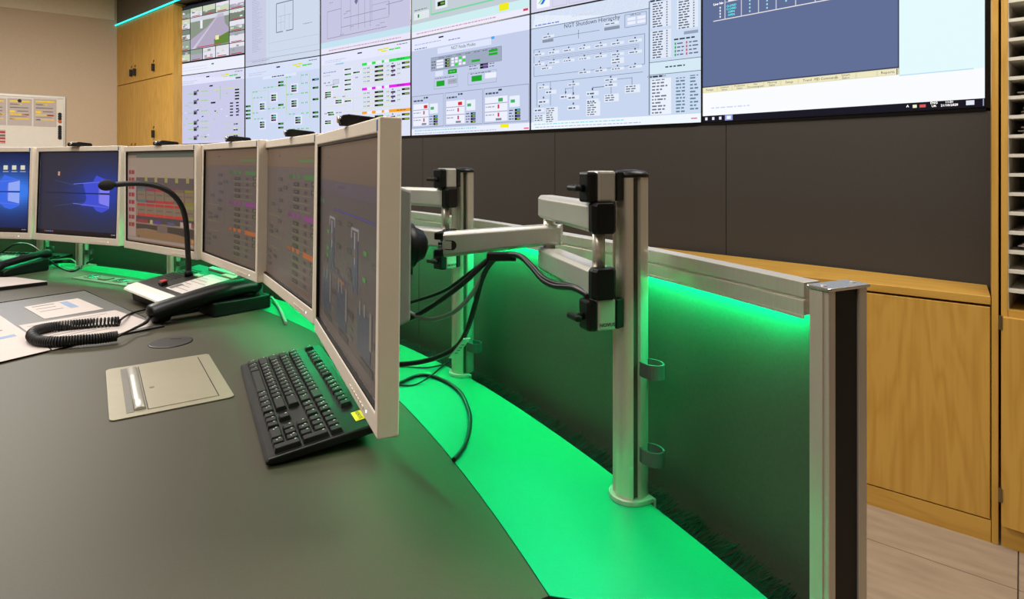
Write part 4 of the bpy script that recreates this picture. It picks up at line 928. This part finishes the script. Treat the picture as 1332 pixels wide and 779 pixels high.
sheet('paper_sheet','small printed sheet at the back of the grey desk pad',[(31,399.5),(101,388),(135,402),(58,415)],zp,M_paper,[(.1,.1,.5,.14,M_ink),(.6,.1,.75,.6,M_inkb),(.1,.3,.45,.33,M_ink),(.1,.5,.5,.53,M_ink)])
rows = [(.05,.08*k+.1,.5+.4*random.random(),.08*k+.112,M_ink) for k in range(9)]
sheet('paper_sheet','large printed sheet on the desk pad beneath the coiled cord',[(24,423.5),(150,403.5),(204,422),(68,455)],zp,M_paper,rows)
sheet('paper_sheet','printed sheet on the desk pad at the left picture edge',[(-130,434),(-2,409),(66,455.2),(-110,497)],zp+.0008,M_paper,[(.2,.2,.8,.22,M_ink),(.2,.4,.85,.42,M_ink),(.45,.55,.9,.6,M_inkb)])
# documents further left
sheet('document_folder','white document with black lower edge at the far left of the desk',[(-60,362),(20,360.5),(62,366),(-40,378)],DZ+.012,M_paper,group=None)
df = [G(q[0],q[1],DZ+.012) for q in ((-60,362),(20,360.5),(62,366),(-40,378))]
tag(MB().prism([(a.x,a.y) for a in reversed(df)],DZ+.0004,DZ+.0115).build('black_folder', M_black, bevel=.001),'black folder under the white document at the far left','folder')

# ------------------------------------------------------------------ keyboards
U = .019
KR = [[1.25,1.25,1.25,6.25,1.25,1.25,1.25,1.25],[2.25]+[1]*10+[2.75],[1.75]+[1]*11+[2.25],[1.5]+[1]*12+[1.5],[1]*13+[2]]
def key_list():
    ks = []
    for r, row in enumerate(KR):
        x = 0
        for w in row: ks.append((x,r,w,1)); x += w
    x = 0
    for w, gap in ((1,1),)+((1,0),)*3+((1,.5),)+((1,0),)*3+((1,.5),)+((1,0),)*4: ks.append((x,5.65,w,1)); x += w+gap
    for k in range(3): ks += [(15.25+k,0,1,1),(15.25+k,3,1,1),(15.25+k,4,1,1),(15.25+k,5.65,1,1)]
    ks.append((16.25,1,1,1))
    ks += [(18.5,0,2,1),(20.5,0,1,1),(21.5,0,1,2),(21.5,2,1,2)]+[(18.5+k,r,1,1) for k in range(3) for r in (1,2,3)]+[(18.5+k,4,1,1) for k in range(4)]
    return ks
KL, KD = 22.5*U+.018, .158
def ktop(y): return .0115+.021*(y/KD)
def keyboard(label, loc, rz, full=True, group=None):
    t = thing('keyboard', label, 'keyboard', loc, rz, group)
    cs_ = MB(); cs_.prism_x([(0,.004),(.001,.0095),(.004,ktop(.004)),(KD-.006,ktop(KD-.006)),(KD,ktop(KD)-.003),(KD,.019),(.02,.003)],0,KL); cs_.build('case', M_case, t, bevel=.003, seg=3)
    for x in (.04,KL-.07): MB().box(x,x+.03,KD-.02,KD-.012,.0,.022).build('foot', M_black, t)
    MB().box(.02,KL-.02,.003,.012,.0,.0045).build('front_foot', M_rub, t)
    cache = {}; lg = MB(); allk = MB(); slope = math.atan(.021/KD)
    for x,r,w,hh in key_list():
        x0 = .009+x*U; y0 = .012+r*U; zt = ktop(y0+U*hh/2)
        Mk = Matrix.Translation((x0+w*U/2, y0+hh*U/2, zt-.001)) @ Matrix.Rotation(slope,4,'X')
        if full:
            if (w,hh) not in cache:
                mb = MB(); mb.frustum(-w*U/2+.0006,w*U/2-.0006,-hh*U/2+.0006,hh*U/2-.0006,0,.0075,.0024,.0022)
                o = mb.build('key', M_key, t, bevel=.0007, seg=1); cache[(w,hh)] = o.data
            else:
                o = bpy.data.objects.new('key', cache[(w,hh)]); COL.objects.link(o); o.parent = t
                b = o.modifiers.new('bevel','BEVEL'); b.width = .0007; b.segments = 1
            o.matrix_local = Mk
            if w < 4:
                lg.M = Mk; a = -w*U/2+.0035; v = hh*U/2-.0055
                lg.quad((a,v-.0025,.0077),(a+.0022,v-.0025,.0077),(a+.0022,v,.0077),(a,v,.0077))
                if random.random() < .35: lg.quad((a+.004,v-.006,.0077),(a+.0062,v-.006,.0077),(a+.0062,v-.0042,.0077),(a+.004,v-.0042,.0077))
        else:
            allk.M = Mk; allk.frustum(-w*U/2+.0006,w*U/2-.0006,-hh*U/2+.0006,hh*U/2-.0006,0,.0075,.0024,.0022)
    if full:
        lg.build('key_lettering', M_keyw, t, recalc=False)
        st = MB(); st.M = Matrix.Translation((KL-.062,KD-.022,ktop(KD-.022)+.0004)) @ Matrix.Rotation(slope,4,'X')
        st.box(0,.034,-.008,.008,0,.0004); s = st.build('sticker', M_yellow, t)
        o = text('REMOTE', .0075, M_dinkk, t, (KL-.045,KD-.022,ktop(KD-.022)+.0011), rot=(slope,0,0))
    else: allk.build('keys', M_key, t, kind='stuff')
    return t
kd = Vector((.467,-.884)); kb0 = Vector((-.539,1.219))
keyboard('black keyboard with yellow sticker lying below the nearest monitor', (kb0.x,kb0.y,DZ+.0002), math.atan2(kd.y,kd.x))
kq = G(58,344.5); keyboard('black keyboard at the far left of the desk under the leftmost monitor', (kq.x-.42,kq.y+.02,DZ+.0002), R(-10), False)

# second telephone at the far left, cut by the picture edge
q = G(4,361)
ph2 = thing('desk_telephone', 'black telephone cut off by the left picture edge', 'telephone', (q.x,q.y,DZ), R(-20))
MB().prism_x([(0,0),(0,.02),(.02,.028),(.15,.05),(.16,.04),(.16,0)],-.24,.0).build('body', M_black, ph2, bevel=.006, seg=3)
hh = MB(); hh.tube(smooth_path([(-.02,-.02,.034),(-.02,.02,.046),(-.022,.08,.056),(-.024,.14,.064),(-.024,.17,.062)],5),lambda s: .024 if s < .2 or s > .8 else .018,12,1,.7); hh.build('handset', M_black, ph2)

# ------------------------------------------------------------------ intercom console with gooseneck microphone
io = G(165,390.5); IR = math.atan2(-.66,.75)
ic = thing('intercom_console', 'black desk intercom with white front strip, red button and gooseneck microphone', 'intercom', (io.x,io.y,DZ), IR)
zt = lambda y: .046+.034*(y/.2)
IWD = .315
MB().prism_x([(.014,.0008),(.010,.030),(.016,.043),(.04,zt(.04)-.004),(.205,zt(.205)-.004),(.215,.06),(.215,.012),(.19,.0008)],0.006,IWD-.004).build('body', M_black, ic, bevel=.003)
sl = math.atan(.034/.2)
def onTop(x0,x1,y0,y1,nm,m,h=.003,z=0,bev=.001,par=None):
    mb = MB(); mb.M = Matrix.Translation((0,0,.046+z)) @ Matrix.Rotation(sl,4,'X'); mb.box(x0,x1,y0,y1,0,h); return mb.build(nm, m, ic, bevel=bev)
M_icface = mat('intercom_face', (36,31,28), .42, spec=.3)
onTop(0,IWD,.028,.213,'face_plate',M_icface,.0045,-.004,.002)
ws = MB(); ws.prism_x([(-.010,.034),(-.008,.039),(.005,.047),(.027,zt(.027)+.0012),(.027,zt(.027)-.003),(.0,.038)],0.002,IWD-.002); ws.build('palm_strip', M_white, ic, bevel=.001)
bk_ = onTop(.125,.150,.045,.062,'button_base',M_black,.010,.0006); onTop(.125,.150,.0475,.062,'red_button',M_red,.004,.0108)
pn_ = onTop(.180,.300,.045,.175,'label_sheet',M_sheet,.0008,.0006,0)
for k in range(7): onTop(.187,.290-.03*(k%3),.063+.016*k,.0647+.016*k,'print_line',M_inkb if k > 4 else M_ink,.0002,.0016,0)
onTop(.186,.21,.050,.085,'print_block',M_ink,.0002,.0017,0)
for k in range(9): onTop(.02,.105,.075+.012*k,.080+.012*k,'grille_rib',M_black,.0014,.0006,.0004)
for x in (.140,.160): onTop(x,x+.016,.138,.154,'key',M_alu2,.005,.0006,.001)
onTop(.105,IWD-.02,.196,.212,'clear_strip',M_white,.006,.0006); onTop(.235,IWD-.01,.180,.196,'white_tab',M_white,.004,.0006)
cr = MB(); cr.prism(rrect(IWD+.002,IWD+.100,.080,.240,.006),.0008,.038); cr.build('cradle', M_black, ic, bevel=.003)
MB().cyl((IWD+.05,.236,.03),(IWD+.05,.262,.026),.007,n=12).build('plug', M_black, ic)
sk = MB(); sk.M = Matrix.Translation((0,0,.0466)) @ Matrix.Rotation(sl,4,'X'); sk.cyl((.117,.134,0),(.117,.134,.017),.0125,.010,16); sk.build('microphone_socket', M_black, ic)
gn = smooth_path([PX(246,354,1.87),PX(244.6,330,1.868),PX(243,303,1.862),PX(240.5,281,1.85),PX(234.5,265,1.835),PX(223,251.5,1.815),PX(207,243,1.79),PX(188,239,1.765),PX(166,238.8,1.74),PX(151,240,1.725)],8)
MB().tube(gn,.0078,10).build('gooseneck', M_rub, ic, world=True)
mh = [PX(153,240,1.728)+(PX(127.5,241.6,1.70)-PX(153,240,1.728))*k/14 for k in range(15)]
MB().tube(mh,lambda s: max(.002,.0155*math.sqrt(max(0,1-((s-.56)/.45)**2))) if s > .14 else .008,16).build('foam_windscreen', mat('foam',(16,15,14),.9,bump=.4,scale=400), ic, world=True)
s_prof = lambda s: .014+.021*min(1,s*9)*min(1,(1-s)*9)-.004*math.sin(math.pi*s)
# handset on the cradle, with its coiled cord
hp0 = Vector((io.x,io.y,DZ)); ROT = Matrix.Rotation(IR,3,'Z'); L2W = lambda x,y,z: hp0+ROT@Vector((x,y,z))
hs = thing('telephone_handset', 'black handset resting on the intercom cradle, coiled cord attached', 'handset', L2W(IWD+.04,-.03,.02), IR)
hx = IWD+.060
pth = smooth_path([(hx-.01,-.062,.022),(hx-.008,-.046,.029),(hx-.006,-.018,.036),(hx-.003,.03,.045),(hx,.10,.056),(hx,.16,.062),(hx,.20,.062),(hx,.226,.057)],6)
pth = [L2W(*p) for p in pth]
MB().tube(pth,lambda s: s_prof(s),16,1.05,.74).build('grip', mat('handset_black',(9,9,9),.38,spec=.25), hs, world=True)
MB().cyl(L2W(hx-.007,-.034,.030),L2W(hx-.007,-.030,.006),.026,.021,18).build('mouthpiece', M_black, hs, world=True)
MB().cyl(L2W(hx,.187,.058),L2W(hx,.185,.0385),.028,.026,18).build('earpiece', M_black, hs, world=True)
ck = [G(152,437,DZ+.016),G(130,440,DZ+.016),G(100,442.5,DZ+.016),G(70,444.5,DZ+.016),G(50,443,DZ+.016),G(41.5,437,DZ+.016),G(46,430.5,DZ+.016),G(62,426,DZ+.016),G(90,422.5,DZ+.016),G(120,420,DZ+.016),G(155,417.5,DZ+.016)]
ctr_ = smooth_path(ck,36); hel = []
turns = 82; prev = None
for k in range(len(ctr_)*5):
    f = k/(len(ctr_)*5-1)*(len(ctr_)-1); i0 = min(int(f),len(ctr_)-2); p = ctr_[i0].lerp(ctr_[i0+1], f-i0); tg = (ctr_[i0+1]-ctr_[i0]).normalized()
    s_ = Vector((-tg.y,tg.x,0)); a = 2*math.pi*turns*k/(len(ctr_)*5-1)
    hel.append(p+(s_*math.cos(a)+Vector((0,0,1))*math.sin(a))*.0098)
MB().tube(hel,.0024,5).build('coiled_cord', M_rub, hs, world=True)
MB().tube(smooth_path([hel[0],G(160,434,DZ+.018),G(175,427,DZ+.016),G(190,419,DZ+.022),L2W(hx-.01,-.060,.022)],6),lambda s: .0028 if s < .4 else .0028+.005*(s-.4),8).build('cord_tail', M_rub, hs, world=True)
MB().tube(smooth_path([hel[-1],G(162,412,DZ+.014),G(172,407,DZ+.006),G(185,403.5,DZ+.005),G(197,401.5,DZ+.006),L2W(IWD-.02,.02,.010)],6),.0028,8).build('cord_tail', M_rub, hs, world=True)

# ------------------------------------------------------------------ cables
def cable(label, pts, r, m=M_cable, group='cables', n=8):
    o = MB().tube(smooth_path(pts,8),r,n).build('cable', m); tag(o, label, 'cable', group); return o
e_ = [(690,352,.845),(668,334,.905),(646,331,.93)]
def bundle(off, head): return [PX(766,384+off*.3,.742),PX(745,373+off*.6,.765),PX(722,370+off,.80),PX(706,362+off,.825),PX(691,345+off*.7,.86),PX(675,332+off*.4,.895),PX(655,331.5+off*.3,.915)]+head
cable('black cable sagging below the silver arm, ending highest behind the nearest monitor', bundle(-2,[PX(640,334,.925),PX(615,352,.94),PX(580,377,.96),PX(545,390,.98),PX(520,397,1.0)]),.0028)
cable('thick black cable below the silver arm running down to the left behind the monitor', bundle(2,[PX(635,338,.925),PX(605,366,.935),PX(570,393,.955),PX(540,411,.97),PX(515,420,.99)]),.0042)
cable('grey cable looping from under the silver arm to the monitor back', [PX(655,333,.918),PX(643,338,.922),PX(628,358,.925),PX(612,385,.93),PX(590,406,.94),PX(565,415,.955),PX(545,412,.965),PX(528,404,.98)],.0034,M_cableg)
tgd = cable('thick black cable with white tag hanging in front of the second post', [PX(660,333,.91),PX(642,338,.918),PX(628,360,.925),PX(619,392,.935),PX(609,425,.95),PX(596,449,.965),PX(573,463,.98),PX(545,471,1.0),PX(515,474,1.02)],.0042)
tg = MB(); ta_ = PX(605.5,436,.945); tb_ = PX(586,461,.965); dv = (tb_-ta_).normalized(); sd = Vector((.75,-.1,.6)).normalized(); nn = dv.cross(sd).normalized(); sd = nn.cross(dv)
if nn.y > 0: nn = -nn
tg.add([ta_+sd*x+nn*(.0052+z)+dv*0 if e == 0 else tb_+sd*x+nn*(.0052+z) for z in (0,.0015) for e,x in ((0,-.0065),(0,.0065),(1,.0065),(1,-.0065))],[(0,1,2,3),(4,5,6,7),(0,1,5,4),(1,2,6,5),(2,3,7,6),(3,0,4,7)]); tg.build('cable_tag', M_clear, tgd)
tm = MB()
for k in range(4):
    c = ta_.lerp(tb_,.3+.14*k); tm.quad(*[c+sd*x+dv*y+nn*.0072 for x,y in ((-.003,-.001),(.003,-.001),(.003,.001),(-.003,.001))])
tm.build('tag_print', M_tdark, tgd)
tag(MB().box(-.022,.022,-.009,.009,-.006,.006).build('cable_tie', M_black, bevel=.002),'black strap holding the cables under the silver forearm','cable tie').location = PX(652,333.5,.914)
z3 = DZ+.0036
cable('black cable curving across the bright green shelf onto the desk edge', [G(505,505,z3),G(522,497,z3),G(542,488.5,z3),G(560,488.5,z3),G(582,497,z3),G(600,512,z3),G(610,535,z3),G(611,556,z3),G(604,580,z3),G(590,598,z3)],.0032)
cable('thin black wire on the green shelf in front of the second post', [G(505,496,z3-.0012),G(522,500.5,z3-.0012),G(540,500,z3-.0012),G(560,489,z3+.002),G(572,479,z3),G(584,470,z3)],.0017)
cable('thin black wire behind the second post near the brush strip', [G(500,476,z3-.001),G(530,477,z3-.001),G(555,478,z3-.001),G(578,474,z3-.001)],.0016)
cable('green-lit cable curving over the shelf below the second nearest monitor', [G(322,383,DZ+.012),G(330,381,DZ+.03),G(341,382,DZ+.03),G(354,388,DZ+.012),G(362,398,DZ+.005),G(367,408,DZ+.005),G(372,420,DZ+.005)],.004,M_gcable)
zz = 2.42
cable('thin black wire dipping onto the desk below the dark blue desktop monitor', [PX(-12,336,2.5),PX(4,327,2.5),PX(20,317.5,2.5),PX(38,318,2.48),PX(52,327,2.44),PX(66,340,2.40),G(80,349,DZ+.004),G(95,352.5,DZ+.004),G(107,346,DZ+.004),G(117,340,DZ+.02),PX(121,337,2.5)],.0035)
cable('pale thin cable behind the wire under the dark blue desktop monitor', [G(60,340,DZ+.02),G(74,338,DZ+.03),G(92,337,DZ+.02),G(102,345,DZ+.005),G(106,349,DZ+.004)],.003,M_cableg)
cable('thin black wire between the two left keyboard items and the posts', [G(20,343,DZ+.03),G(40,343,DZ+.02),G(66,341,DZ+.006),G(88,340.5,DZ+.006)],.003)
